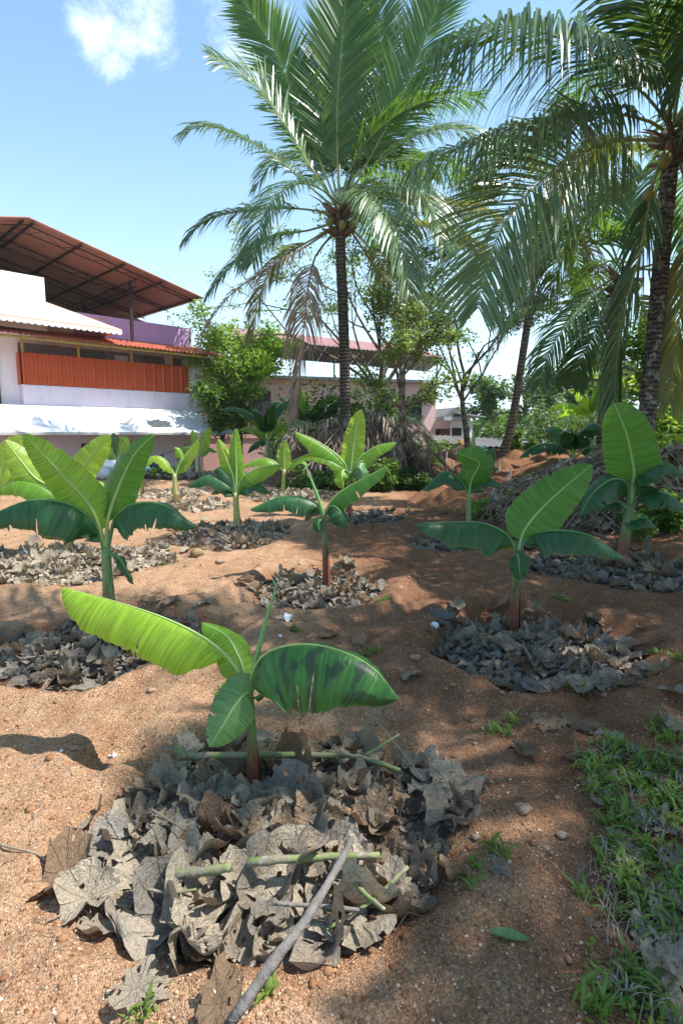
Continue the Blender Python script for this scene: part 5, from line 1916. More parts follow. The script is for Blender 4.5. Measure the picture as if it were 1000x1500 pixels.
# upper left porch roof with white fringe
mb = MB()
a, b, c, d = hp(-6.5, -1.3, 5.15), hp(3.05, -1.3, 5.12), hp(.82, -.52, 5.85), hp(-6.5, -.52, 5.85)
mb.prism([a, b, c, d], [a + T_, b + T_, c + T_, d + T_])
mb.build('porch_roof', M['porch'], house)
mb = MB()
mb.prism([b + HR * .001, hp(3.05, 1.2, 5.12), hp(.82, 1.2, 5.85), c + HR * .001], [b + T_ + HR * .001, hp(3.05, 1.2, 5.12) + T_, hp(.82, 1.2, 5.85) + T_, c + T_ + HR * .001])
mb.build('porch_roof', M['porch'], house)
fr_ = MB()
for i in range(46):
    q = hp(-6.45 + i * .206, -1.36, 5.14)
    fr_.poly([q, q + HG * .2, q + HG * .2 - UP * .10, q + HG * .15 - UP * .15, q + HG * .05 - UP * .15, q - UP * .10])
    fr_.poly([q + HR * .01 - UP * .10, q + HR * .01 + HG * .05 - UP * .15, q + HR * .01 + HG * .15 - UP * .15, q + HR * .01 + HG * .2 - UP * .10, q + HR * .01 + HG * .2, q + HR * .01])
fr_.build('fringe', M['lace'], house)
# upper floor block and terrace parapets
hbox('upper_wall', M['white_wall'], -7, .78, -.5, 5.0, 4.96, 6.72)
hbox('upper_wall', M['white_wall'], .79, 1.94, .36, 5.0, 4.96, 5.5)
hbox('parapet', M['purple'], 1.95, 6.85, .40, .55, 4.97, 5.92)
hbox('parapet', M['purple'], 6.70, 6.85, .56, 8.9, 4.97, 5.92)
hbox('sunshade', M['roof_red'], 6.2, 7.7, .6, 8.9, 4.98, 5.06)
mb = MB()
mb.tube([hp(2.3, .2, 5.1), hp(2.3, .2, 5.75), hp(3.1, .2, 5.75), hp(3.3, .2, 5.2)], .025, 6)
mb.build('yellow_handrail', M['yellow_pipe'], house)
# ground floor window in dark timber
wn_ = MB()
wf = hbox('window_frame', M['wood_dark'], 1.85, 1.95, -.06, .015, -.6, 1.12)
hbox('window_frame', M['wood_dark'], 3.85, 3.95, -.06, .015, -.6, 1.12)
hbox('window_frame', M['wood_dark'], 1.96, 3.84, -.06, .015, 1.02, 1.12)
hbox('window_frame', M['wood_dark'], 2.84, 2.93, -.055, .015, -.6, 1.015)
for u in (1.96, 2.94):
    hbox('window_pane', M['glass'], u, u + .87, -.02, .012, -.5, 1.01)
    for k in range(5):
        hbox('window_bar', M['steel'], u + .12 + k * .15, u + .14 + k * .15, -.05, -.03, -.5, 1.01)
# terrace roof: slopes of brown sheets on trusses
pk, ev = 8.42, 6.93
for i in range(13):
    v0 = -.9 + i * .95
    for (ua, za, ub, zb) in ((.32, pk, 6.72, ev), (.30, pk, -6.3, ev)):
        mb = MB()
        th = UP * .03
        p = [hp(ua, v0, za), hp(ub, v0, zb), hp(ub, v0 + .94, zb), hp(ua, v0 + .94, za)]
        mb.prism(p, [q + th for q in p])
        k = 5
        for j in range(k):
            o_ = v0 + .09 + j * .19
            q = [hp(ua, o_, za - .001), hp(ub, o_, zb - .001), hp(ub, o_ + .03, zb - .001), hp(ua, o_ + .03, za - .001)]
            mb.prism([x - UP * .02 for x in q], q)
        mb.build('roof_sheet', M['roof_brown'], house)
# purlins run along the ridge, trusses follow the slope
for k in range(5):
    for sgn in (1, -1):
        u = .32 + sgn * (0.15 + k * 1.5)
        z = pk - (pk - ev) * abs(u - .32) / 6.4 - .10
        mb = MB()
        mb.box(hp(u - .03, -.88, z), HG * .06, HR * 12.2, UP * .06)
        mb.build('purlin', M['steel'], house)
for j in range(6):
    v = -.6 + j * 2.2
    for sgn, ue in ((1, 6.5), (-1, -6.1)):
        mb = MB()
        zt = lambda u: pk - (pk - ev) * abs(u - .32) / 6.4 - .14
        a, b = hp(.32, v, zt(.32)), hp(ue, v, zt(ue))
        mb.tube([a, b], .025, 4)
        a2, b2 = hp(.32, v, zt(.32) - .28), hp(ue, v, zt(ue) - .10)
        mb.tube([a2, b2], .022, 4)
        for q in range(12):
            t0, t1 = q / 12, (q + 1) / 12
            mb.tube([a.lerp(b, t0), a2.lerp(b2, t1)] if q % 2 else [a2.lerp(b2, t0), a.lerp(b, t1)], .012, 3, False)
        mb.build('truss', M['steel'], house)
mb = MB()
mb.tube([hp(3.95, -.85, 6.95), hp(3.95, 10.4, 6.95)], .03, 4); mb.tube([hp(3.95, -.85, 7.2), hp(3.95, 10.4, 7.2)], .03, 4)
for q in range(24):
    mb.tube([hp(3.95, -.83 + q * .47, 6.95 if q % 2 else 7.2), hp(3.95, -.36 + q * .47, 7.2 if q % 2 else 6.95)], .014, 3, False)
mb.build('truss', M['steel'], house)
for (u, v) in ((3.9, -.3), (3.75, 4), (-3.4, -.3), (-3.4, 4), (3.75, 8.4)):
    hbox('steel_post', M['steel'], u - .05, u + .05, v - .05, v + .05, 4.98, 7.2)
hbox('terrace_floor', M['interior'], 1.98, 6.7, .56, 9.0, 4.965, 5.0)
# dark stair room behind, and the lower slope beyond it
hbox('stair_room', M['interior'], -6, .6, 5.2, 9.2, 4.96, 7.3)
mb = MB()
q = [hp(5.2, 3.5, 6.75), hp(7.1, 3.5, 6.35), hp(7.1, 11, 6.35), hp(5.2, 11, 6.75)]
mb.prism(q, [x + UP * .04 for x in q])
mb.build('rear_roof_slope', M['roof_brown'], house)
# clothes on a slab, washing line, sacks and rubble along the wall
cl_ = MB()
rr_ = random.Random(4)
cb_ = hp(4.35, -1.25, 1.83)
nn = 9
for i in range(nn):
    for j in range(nn):
        a = HG * ((i / (nn - 1) - .5) * 1.0) + (HR * .88 + UP * .46) * ((j / (nn - 1) - .5) * .62)
        ed = math.sin(PI * i / (nn - 1)) * math.sin(PI * j / (nn - 1))
        cl_.v.append(tuple(cb_ + a * (.8 + .2 * rr_.random()) + UP * (.03 + ed * rr_.uniform(.03, .2))))
for i in range(nn - 1):
    for j in range(nn - 1):
        a = i * nn + j
        cl_.f.append((a, a + nn, a + nn + 1, a + 1))
tag(cl_.build('cloth', M['cloth_dark'], None, True), 'crumpled dark cloth lying on the white lean-to roof', 'cloth')


def hanging(name, pa, pb, sag, m, label, cat='washing line'):
    mb = MB()
    P = []
    for i in range(13):
        t = i / 12
        p = pa.lerp(pb, t); p.z -= sag * 4 * t * (1 - t)
        P.append(p)
    mb.tube(P, .012, 4, False)
    o = mb.build(name, m)
    return tag(o, label, cat), P


ln, LP1 = hanging('washing_line', at(56, 661, 16.5), at(118, 672, 17.3), .05, M['steel'], 'washing line with grey clothes at the left of the white house')
ln2, LP2 = hanging('washing_line', at(205, 672, 19.0), at(283, 646, 21.5), .12, M['steel'], 'washing line slung up to the right corner of the lean-to')


def garment(p, q, h, m, label):
    mb = MB()
    k = 6
    r = random.Random(int(p.x * 100))
    top = [p.lerp(q, i / k) for i in range(k + 1)]
    off = [Vector((0, r.uniform(-.04, .04), 0)) for _ in top]
    hs = [h * r.uniform(.88, 1.08) for _ in top]
    for j in range(4):
        for i in range(k + 1):
            mb.v.append(tuple(top[i] + off[i] * (j / 3) * 2 - UP * hs[i] * (j / 3)))
    for j in range(3):
        for i in range(k):
            a = j * (k + 1) + i
            mb.f.append((a, a + 1, a + k + 2, a + k + 1))
    return tag(mb.build('garment', m, None, True), label, 'garment')


garment(LP1[3], LP1[6], .5, M['cloth_dark'], 'grey patterned cloth hanging on the line left of the window')
garment(LP1[7], LP1[10], .55, M['grey_sheet'], 'second grey cloth hanging on the line beside the window')
garment(LP1[11], LP1[12], .35, M['cloth_blue'], 'small blue cloth hanging at the window frame')
garment(LP2[1], LP2[5], .5, M['cloth_dark'], 'dark cloth hanging on the line at the right of the window')
garment(LP2[8], LP2[11], .5, M['grey_sheet'], 'grey cloth hanging high at the lean-to corner')


def lump(px, py, Y, w, h, m, label, cat, name, seed):
    c = at(px, py, Y)
    r = random.Random(seed)
    mb = MB()
    seg, rg = 12, 6
    for i in range(rg + 1):
        th = PI * i / rg
        for k in range(seg):
            a = 2 * PI * k / seg
            q = 1 + .16 * math.sin(2 * a + seed) + r.uniform(-.12, .12)
            mb.v.append((c.x + w * q * math.sin(th) * math.cos(a), c.y + w * .6 * q * math.sin(th) * math.sin(a), c.z + h * math.cos(th) * q))
    for i in range(rg):
        for k in range(seg):
            k2 = (k + 1) % seg
            mb.f.append((i * seg + k, (i + 1) * seg + k, (i + 1) * seg + k2, i * seg + k2))
    return tag(mb.build(name, m, None, True), label, cat)


lump(160, 684, 18.9, .50, .26, M['cloth_white'], 'large white sack against the house wall under the window', 'sack', 'sack', 1)
lump(148, 693, 18.2, .30, .18, M['cloth_white'], 'flat white sack in front of the large one', 'sack', 'sack', 2)
lump(214, 690, 18.6, .2, .16, M['cloth_blue'], 'small pale blue bag by the wall right of the white sacks', 'bag', 'bag', 3)
lump(232, 684, 18.9, .22, .2, M['cloth_dark'], 'dark bag leaning on the house wall', 'bag', 'bag', 4)
rs_ = np.random.RandomState(8)
n = 420
x = -9.5 + 8.0 * rs_.rand(n); y = 18.3 + .9 * rs_.rand(n) - .1 * (x + 6)
s = .05 + .10 * rs_.rand(n) ** 2
V = ICO_V[None] * (1 + .5 * (rs_.rand(n, 12, 3) - .5)) * s[:, None, None]
V[:, :, 0] += x[:, None]; V[:, :, 1] += y[:, None]; V[:, :, 2] += (H(x, y) + s * .3 + .12 * rs_.rand(n))[:, None]
link('rubble', scatter_mesh('rubble', M['block'], V, ICO_F))['kind'] = 'stuff'

# ------------------------------------------------------------------ pink house in the middle distance
PG = Vector((.95, .312, 0)).normalized()
PR = Vector((-.312, .95, 0)).normalized()
PO = at(398, 640, 29.0); PO.z = 0


def pp_(u, v, z):
    return PO + PG * u + PR * v + UP * z


pink = empty('pink_house', pp_(3, 2, -1.8), 'pink two storey house behind the dead frond heap with a faded red sheet roof', 'house')


def pbox(name, m, u0, u1, v0, v1, z0, z1, parent=None):
    mb = MB()
    mb.box(pp_(u0, v0, z0), PG * (u1 - u0), PR * (v1 - v0), UP * (z1 - z0))
    return mb.build(name, m, parent or pink)


pbox('wall', M['pink'], -3.4, 0, 0, 6, -2.5, 4.6)
pbox('wall', M['pink_pale'], .01, 9.9, 1.4, 6, -2.5, 4.3)
pbox('floor_band', M['pink'], -3.45, .04, -.06, -.001, 1.25, 1.5)
pbox('roof_slab', M['edge_grey'], -3.7, .3, -.5, 6, 4.61, 4.75)
pbox('roof_slab', M['edge_grey'], .31, 10.4, .9, 6, 4.31, 4.45)


def window(u, w, z0, h, v, parent_fn, m='wood_dark'):
    f = parent_fn('window', M[m], u - .07, u, v - .08, v - .004, z0 - .07, z0 + h + .07)
    parent_fn('window_frame', M[m], u + w, u + w + .07, v - .08, v - .004, z0 - .07, z0 + h + .07, f)
    parent_fn('window_frame', M[m], u + .001, u + w - .001, v - .08, v - .004, z0 + h, z0 + h + .07, f)
    parent_fn('window_frame', M[m], u + .001, u + w - .001, v - .08, v - .004, z0 - .07, z0, f)
    parent_fn('pane', M['glass'], u + .001, u + w * .48, v - .04, v - .004, z0, z0 + h, f)
    parent_fn('pane', M['glass'], u + w * .52, u + w - .001, v - .04, v - .004, z0, z0 + h, f)
    parent_fn('mullion', M[m], u + w * .481, u + w * .519, v - .07, v - .004, z0, z0 + h, f)
    for k in range(3):
        parent_fn('window_bar', M['steel'], u + .001, u + w - .001, v - .06, v - .045, z0 + h * (k + 1) / 4, z0 + h * (k + 1) / 4 + .02, f)


window(-2.6, .95, 1.9, 1.5, 0, pbox)
window(-.85, .75, 2.0, 1.5, 0, pbox)
window(8.1, .8, 2.3, 1.2, 1.4, pbox)
window(6.6, .5, 2.3, 1.2, 1.4, pbox)
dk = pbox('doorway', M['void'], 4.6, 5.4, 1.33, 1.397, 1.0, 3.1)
pbox('door_frame', M['pink'], 4.5, 4.59, 1.3, 1.397, 1.0, 3.15, dk)
pbox('pipe', M['pink'], 9.0, 9.06, 1.30, 1.36, .2, 2.0)
pbox('pipe', M['pink'], 9.07, 9.9, 1.30, 1.36, 1.6, 1.66)
pbox('ledge', M['edge_grey'], 6.0, 10.5, .8, 1.395, .3, .42)
# terrace posts and roof
for u in (-.2, 1.7, 3.6, 5.4, 7.4, 9.7):
    pbox('roof_post', M['steel_teal'], u, u + .07, 1.0, 1.07, 4.46, 6.1)
for i in range(12):
    u0 = -1.9 + i * .93
    z0 = 6.05 - .045 * i
    corr_sheet('roof_sheet', M['roof_pink'], pp_(u0, -.6, z0), PG * .92 - UP * .04, PR * 4.2 + UP * 1.15, (UP - PR * .27).normalized(), 4, .03, pink)
    corr_sheet('valance_sheet', M['grey_sheet'], pp_(u0, -.62, z0 - .02), PG * .92 - UP * .04, PR * 1.9 - UP * .12 - UP * .42, (UP * .5 + PR).normalized(), 4, .03, pink)
pbox('roof_beam', M['steel'], -1.9, 9.2, 1.0, 1.06, 5.45, 5.52)

# small white house and its neighbours at the right of the pink one
SO = at(648, 640, 33.0); SO.z = 0


def sp_(u, v, z):
    return SO + PG * (u * .58) + PR * v + UP * z


small = empty('small_house', sp_(1.2, 1, -1.5), 'small white house with a brown porch opening right of the pink house', 'house')


def sbox(name, m, u0, u1, v0, v1, z0, z1, parent=None):
    mb = MB()
    mb.box(sp_(u0, v0, z0), PG * ((u1 - u0) * .58), PR * (v1 - v0), UP * (z1 - z0))
    return mb.build(name, m, parent or small)


sbox('wall', M['white_wall'], 1.1, 3.6, .3, 4, -2, 2.2)
sbox('wall', M['pink_pale'], -.2, 3.7, -.4, .29, -2, .55)
sbox('porch', M['wood_dark'], .05, 1.09, .3, 1, .56, 1.75)
sbox('porch_roof', M['edge_grey'], -.2, 2.6, -.3, .6, 2.21, 2.42)
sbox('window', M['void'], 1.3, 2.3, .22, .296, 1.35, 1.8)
sbox('window', M['wood_dark'], 2.9, 3.2, .22, .296, 1.0, 1.9)
sbox('terrace', M['roof_red'], -1.2, 2.4, -1.0, -.41, .1, .32)
mb = MB()
q = [sp_(-.1, -.2, 2.43), sp_(2.4, -.2, 2.43), sp_(1.2, -.2, 2.95)]
mb.prism(q, [x + PR * 3 for x in q])
mb.build('gable', M['grey_sheet'], small)
mb = MB()
q = [sp_(1.0, -.6, 2.45), sp_(4.2, -.6, 2.25), sp_(4.2, 4, 2.25), sp_(1.0, 4, 2.45)]
mb.prism([x + UP * .55 - UP * .4 for x in q], [x + UP * .6 - UP * .4 for x in q])
mb.build('roof', M['edge_grey'], small)


def shed(px0, px1, py0, py1, Y, d, wm, rm, label, name='shed', parts=()):
    a, b = at(px0, py1, Y), at(px1, py1, Y)
    top = at(px0, py0, Y).z
    root = empty(name, Vector((a.x, Y, a.z)), label, 'shed')
    mb = MB(); mb.box((a.x, Y, a.z - .8), (b.x - a.x, 0, 0), (0, d, 0), (0, 0, top - a.z + .8))
    mb.build('wall', M[wm], root)
    nsh = max(2, int((b.x - a.x + .5) / .8))
    w = (b.x - a.x + .5) / nsh
    for i in range(nsh):
        corr_sheet('roof_sheet', M[rm], Vector((a.x - .25 + i * w, Y - .5, top + .01)), Vector((w * .99, 0, 0)), Vector((0, d + .6, .35)), UP, 4, .03, root)
    return root


s1_ = shed(582, 664, 650, 672, 25.5, 2.5, 'block', 'grey_sheet', 'low shed with grey corrugated roof below the pink house')
s2_ = shed(664, 700, 656, 672, 26.5, 2.0, 'block', 'roof_red', 'low red roofed shed left of the slim palm')
s3_ = shed(703, 785, 654, 674, 24.5, 2.5, 'block', 'grey_sheet', 'dark low shed with a sheet roof behind the slim palm')
mb = MB()
a = at(700, 672, 23.5)
mb.box((a.x, a.y, a.z), (.35, 0, 0), (0, .3, 0), (0, 0, .45))
tag(mb.build('tarp', M['teal_cloth']), 'teal tarp bundle between the two low sheds', 'tarp')
mb = MB()
a = at(710, 656, 24.4)
for k in range(3):
    q0 = at(740 + k * 9, 652 - k, 24.3)
    mb.box(q0, (1.0, 0, .02), (0, .5, .05), (0, 0, .04))
tag(mb.build('boards', M['grey_sheet']), 'loose grey sheets lying on the dark shed roof', 'sheets')

# ------------------------------------------------------------------ low block edging and stakes round the new mounds
ra = random.Random(12)
for i in range(9):
    a = at(594 + i * 9.5, 668 - i * .4, 23.5)
    z = hz(a.x, a.y)
    mb = MB(); mb.box((a.x, a.y + ra.uniform(-.05, .05), z - .1), (.255, .02, 0), (0, .2, 0), (0, 0, .32 + ra.uniform(-.03, .03)))
    tag(mb.build('edging_block', M['block']), 'weathered block in the low edging behind the new mounds', 'block', 'blocks of the low edging')
STK = ((616, 676), (632, 672), (647, 683), (652, 670), (663, 684), (673, 671), (689, 699), (706, 690), (719, 726), (611, 698), (731, 684), (700, 676), (645, 664), (668, 662), (745, 700), (716, 692))
for i, (px, py) in enumerate(STK):
    p = hit(px, py + 6)
    mb = MB()
    t = Vector((ra.uniform(-.05, .05), ra.uniform(-.05, .05), ra.uniform(.22, .34)))
    mb.tube([p - UP * .05, p + t * .5, p + t], [.028, .026, .022], 6, True, .1, ra)
    tag(mb.build('marker_stake', M['stake'], None), 'short pale stake stuck in the new orange mounds', 'stake', 'stakes marking the new mounds')
for (px, py, h_, lb) in ((847, 650, .95, 'thin pole standing beside the low shed at the cassava edge'), (770, 720, .55, 'dark short post in front of the green ground cover')):
    p = hit(px, py + 20) if py > 700 else at(px, 668, 20)
    mb = MB(); mb.tube([p, p + Vector((.03, 0, h_ * .5)), p + Vector((0, 0, h_))], [.04, .035, .03], 6, True, .1, ra)
    tag(mb.build('pole', M['stick_grey']), lb, 'pole')

# ------------------------------------------------------------------ heap of dead fronds round the centre palm
def heap(cx, cy, rx, ry, h, nst, L, rad, m, name, label, seed, cat, leafm=None, nleaf=0, lsize=.08, extra=0):
    z0 = hz(cx, cy)
    root = empty(name, (cx, cy, z0), label, cat)
    rs = np.random.RandomState(seed)
    mb = MB()
    ring = 30

    def top(x, y):
        t2 = ((x - cx) / rx) ** 2 + ((y - cy) / ry) ** 2
        return H(x, y, False) + h * np.clip(1 - t2, 0, 1) ** .75 * (1 + .9 * vnoise(np.asarray(x) * 1.3, np.asarray(y) * 1.3, seed))
    mb.v.append((cx, cy, float(top(np.array(cx), np.array(cy))) * 1 - .12))
    for i in range(1, 8):
        for k in range(ring):
            a = 2 * PI * k / ring
            x, y = cx + rx * i / 7 * math.cos(a), cy + ry * i / 7 * math.sin(a)
            mb.v.append((x, y, float(top(np.array(x), np.array(y))) - .14))
    for k in range(ring): mb.f.append((0, 1 + k, 1 + (k + 1) % ring))
    for i in range(6):
        for k in range(ring):
            k2 = (k + 1) % ring
            a, b = 1 + i * ring, 1 + (i + 1) * ring
            mb.f.append((a + k, b + k, b + k2, a + k2))
    mb.build('core', M['twig_brown'], root, True)['kind'] = 'stuff'
    r = random.Random(seed)
    for grp, (mm_, cnt) in enumerate(((m, nst), ('twig_brown' if m != 'twig_brown' else 'twig', nst // 2))):
        sb = MB()
        for k in range(cnt):
            q, a = r.random() ** .5, r.uniform(0, 2 * PI)
            x, y = cx + rx * q * math.cos(a), cy + ry * q * math.sin(a)
            z = float(top(np.array(x), np.array(y))) + r.uniform(-.1, .16)
            th = r.uniform(0, 2 * PI)
            l = L * r.uniform(.35, 1.0)
            d = Vector((math.cos(th), math.sin(th), r.uniform(-.35, .2)))
            # lie along the slope
            x2, y2 = x + d.x * l, y + d.y * l
            z2 = float(top(np.array(x2), np.array(y2))) + r.uniform(-.08, .12)
            p0, p2 = Vector((x, y, z)), Vector((x2, y2, max(z2, z - l * .8)))
            p1 = p0.lerp(p2, .5) + Vector((r.uniform(-.1, .1), r.uniform(-.1, .1), r.uniform(.02, .16))) * l
            rr = rad * r.uniform(.4, 1.3)
            sb.tube([p0, p1, p2], [rr, rr * .8, rr * .4], 3, False)
        sb.build('dry_stalks', M[mm_], root)['kind'] = 'stuff'
    if nleaf:
        k = nleaf
        q, a = rs.rand(k) ** .5, rs.rand(k) * 2 * PI
        x, y = cx + rx * q * np.cos(a), cy + ry * q * np.sin(a)
        V, F = shreds(x, y, top(x, y) + .12 * rs.rand(k) - .03, lsize * np.ones(k), rs)
        V -= np.array([cx, cy, z0])
        link('leaf_scraps', scatter_mesh('leaf_scraps', M[leafm], V, F), root)['kind'] = 'stuff'
    return root, top


hr, htop = heap(.35, 17.0, 2.25, 1.5, 1.42, 1300, 1.0, .026, 'twig', 'dead_frond_heap', 'tall tangled heap of dead palm fronds and stalks round the foot of the centre palm', 41, 'heap', 'dead', 900, .09)
rq = random.Random(6)
for i in range(13):
    a = rq.uniform(PI * .95, PI * 2.05)
    q = rq.uniform(.2, .8)
    x, y = .35 + 2.25 * q * math.cos(a), 17.0 + 1.5 * q * math.sin(a) * .8
    z = float(htop(np.array(x), np.array(y))) + .1
    e = Vector((math.cos(a) * rq.uniform(.8, 1.5) + rq.uniform(-.5, .5), -rq.uniform(.2, .9), 0))
    pts = [Vector((x, y, z)), Vector((x, y, z + .15)) + e * .4, Vector((x, y, z - .35)) + e * .85, Vector((x, y, max(z - 1.2, .15))) + e * 1.05]
    frond(hr, pts, .65, FD, RD, droop=1.3, pairs=26, seed=900 + i, width=.035, rr=.025, start=.05, gaps=.2)
for i, L in enumerate(([(590, 655), (612, 632), (640, 655), (652, 690)], [(575, 640), (600, 618), (622, 640), (628, 690)], [(600, 670), (625, 660), (650, 680), (668, 700)],
                       [(440, 660), (420, 640), (408, 660), (402, 700)], [(470, 650), (445, 640), (425, 665), (418, 705)])):
    frond(hr, pf(15.9, L), .6, FD, RD, droop=1.4, pairs=34, seed=930 + i, width=.035, rr=.035, start=.05)

# brush heap on the right
heap(5.15, 10.0, 2.6, 1.8, 1.0, 1100, 1.0, .013, 'twig', 'brush_heap', 'broad heap of brown twigs and cut stems at the foot of the right palm', 42, 'heap', 'dead', 4200, .05)
rb_ = random.Random(9)
for (x, y, dz, th, l, r_0, m_, lb) in (
        (3.7, 8.9, .42, .10, 1.9, .030, 'twig', 'long pale branch lying level across the front of the brush heap'),
        (4.3, 9.2, .85, .25, 1.6, .032, 'twig_brown', 'thick brown branch on top of the brush heap behind the raised banana leaf'),
        (5.4, 9.0, .90, -.2, 1.3, .050, 'twig_brown', 'stout broken log resting on the brush heap in front of the lichen spotted trunk'),
        (3.3, 9.6, .55, 2.6, 1.0, .020, 'twig_brown', 'thin branch poking out of the left end of the brush heap'),
        (4.6, 8.6, .25, .6, 1.2, .022, 'twig', 'slanting stick low on the brush heap right of the large banana plant'),
        (4.9, 8.7, .5, 1.3, .9, .018, 'twig_brown', 'steep twig at the right edge of the brush heap')):
    z = hz(x, y) + dz
    mb = MB()
    mb.tube([(x, y, z), (x + l * .5 * math.cos(th), y + l * .3 * math.sin(th), z + .10), (x + l * math.cos(th), y + l * .6 * math.sin(th), z + .04)],
            [r_0, r_0 * .85, r_0 * .5], 6, True, .1, rb_)
    tag(mb.build('branch', M[m_]), lb, 'branch', 'branches on the brush heap')

# ------------------------------------------------------------------ trees and bushes
B1 = at(352, 690, 25); B1.z = hz(B1.x, B1.y)
tree(B1, [at(352, 640, 25), at(354, 590, 25)], .16, 1.35, 2, 'fol_bright', 15000, .085, 'dense bright green tree between the white house and the pink house', 21, .75, hang=.3,
     extra=[(at(350, 500, 25), 1), (at(330, 520, 25), 1), (at(395, 520, 25), 1), (at(335, 480, 25), 1), (at(325, 600, 25), 1)])
B2 = at(330, 700, 24); B2.z = hz(B2.x, B2.y)
tree(B2, [at(326, 660, 24), at(330, 620, 24)], .12, .9, 2, 'fol_mid', 4500, .10, 'darker green tree in front of the left wall of the pink house', 22, .6, extra=[(at(316, 600, 24), 1)])
B3 = at(686, 668, 21.5); B3.z = hz(B3.x, B3.y)
tree(B3, [at(682, 630, 21.5), at(676, 580, 21.5), at(680, 550, 21.5)], .13, 2.3, 2, 'fol_olive', 8000, .065, 'small crooked tree with a bare grey trunk left of the slim palm', 23, .5, flat=.4,
     extra=[(at(620, 470, 21.5), 1), (at(745, 470, 21.5), 1), (at(650, 420, 22), 1)])
B4 = at(560, 660, 24); B4.z = hz(B4.x, B4.y)
tree(B4, [at(556, 590, 24), at(560, 520, 24)], .16, 3.0, 3, 'fol_olive', 17000, .06, 'airy feathery tree spreading behind the centre palm', 24, .55, flat=.35,
     extra=[(at(430, 420, 24), 1), (at(480, 450, 24), 1), (at(640, 430, 24), 1), (at(700, 400, 24), 1), (at(600, 400, 24), 1), (at(380, 430, 24), 1)])
B5 = at(588, 670, 16.2); B5.z = hz(B5.x, B5.y)
tree(B5, [at(590, 640, 16.2), at(588, 590, 16.2), at(590, 535, 16.2)], .15, 1.0, 2, 'fol_olive', 5200, .06, 'stubby trunk wrapped in climbing leaves right of the dead frond heap', 25, .5, flat=.4,
     extra=[(at(650, 545, 16.2), 1), (at(530, 570, 16.2), 1), (at(640, 590, 16.2), 1)])
B6 = at(1022, 690, 12.8); B6.z = hz(B6.x, B6.y)
tree(B6, [at(1018, 620, 12.8), at(1012, 570, 12.8)], .10, .9, 2, 'fol_mid', 5200, .075, 'leafy tree behind the brush heap at the right edge', 26, .5, extra=[(at(965, 560, 12.8), 1), (at(975, 620, 12.8), 1)])
for i, (px, Y, L, fol, lb) in enumerate(((860, 26, 1.5, 'fol_grey', 'grey green round tree far behind the cassava field, right of the two'),
                                       (800, 34, 1.9, 'fol_grey', 'grey green tree far behind the cassava field, left of the two'),
                                       (728, 40, 1.9, 'fol_far', 'pale green tree beyond the slim palm and the low shed'))):
    b = at(px, 690, Y); b.z = hz(b.x, b.y)
    t1 = at(px, 655, Y); t2 = at(px + 3, 640, Y)
    tree(b, [t1, t2], .12, L, 2, fol, 3200, .10 + .002 * Y, lb, 60 + i, .7)

# weeds and ground plants
bush(470, 690, 15.3, .75, .75, .5, 2600, .055, 'fol_mid', 'dark leafy weeds at the left foot of the dead frond heap', 71)
bush(540, 690, 14.9, .9, .9, .5, 3200, .055, 'fol_mid', 'tallest leafy weeds in front of the dead frond heap', 72)
bush(590, 700, 15.2, .8, .65, .5, 2400, .055, 'fol_dark', 'low dark weeds at the right foot of the dead frond heap', 73)
bush(440, 705, 15.0, .7, .4, .4, 1500, .05, 'fol_mid', 'low weeds left of the upright leaved banana plant', 74)
bush(770, 745, 9.9, .75, .45, .6, 2600, .05, 'fol_bright', 'low bright ground cover in front of the brush heap', 75)
bush(725, 745, 10.2, .55, .28, .5, 1800, .045, 'fol_bright', 'low ground cover right of the upright pale leaf plant', 76)
bush(825, 740, 9.2, .7, .45, .5, 2200, .05, 'fol_mid', 'green weeds growing through the middle of the brush heap', 77)
bush(960, 760, 7.9, .9, .5, .5, 2600, .045, 'fol_mid', 'weeds behind the large banana plant at the right edge', 78)
bush(790, 690, 11.5, .6, .75, .4, 900, .10, 'fol_mid', 'knee high plant with divided leaves at the left of the brush heap', 79, nst=6)
bush(610, 690, 17.5, .6, .5, .5, 1200, .05, 'fol_bright', 'light green weeds between the heap and the block edging', 80)
bush(757, 665, 22.5, .6, .9, .5, 1300, .09, 'fol_mid', 'dark bush beside the foot of the slim palm', 81)
bush(235, 698, 18.4, .4, .5, .3, 700, .06, 'fol_mid', 'small weed clump in front of the house wall', 82)
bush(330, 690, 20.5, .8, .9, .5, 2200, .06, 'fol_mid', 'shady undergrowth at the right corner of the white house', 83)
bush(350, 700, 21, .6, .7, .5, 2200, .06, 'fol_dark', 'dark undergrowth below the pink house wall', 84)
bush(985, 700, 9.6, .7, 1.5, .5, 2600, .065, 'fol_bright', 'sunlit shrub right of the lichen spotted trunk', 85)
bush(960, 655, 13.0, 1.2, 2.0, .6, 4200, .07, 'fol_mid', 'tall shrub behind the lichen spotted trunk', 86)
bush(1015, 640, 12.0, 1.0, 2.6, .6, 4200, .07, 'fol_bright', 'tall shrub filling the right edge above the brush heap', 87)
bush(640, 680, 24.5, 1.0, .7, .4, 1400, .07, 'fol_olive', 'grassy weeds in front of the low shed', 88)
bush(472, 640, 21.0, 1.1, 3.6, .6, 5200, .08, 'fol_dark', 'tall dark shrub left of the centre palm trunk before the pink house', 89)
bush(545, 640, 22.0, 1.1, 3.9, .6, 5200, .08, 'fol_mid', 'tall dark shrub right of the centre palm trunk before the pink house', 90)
bush(425, 650, 23.5, 1.0, 4.2, .6, 5000, .08, 'fol_mid', 'tall shrub behind the hanging dead frond', 91)
bush(600, 600, 17.5, .9, 1.7, .5, 3000, .07, 'fol_mid', 'creeper leaves spilling over the heap beside the stubby trunk', 92)
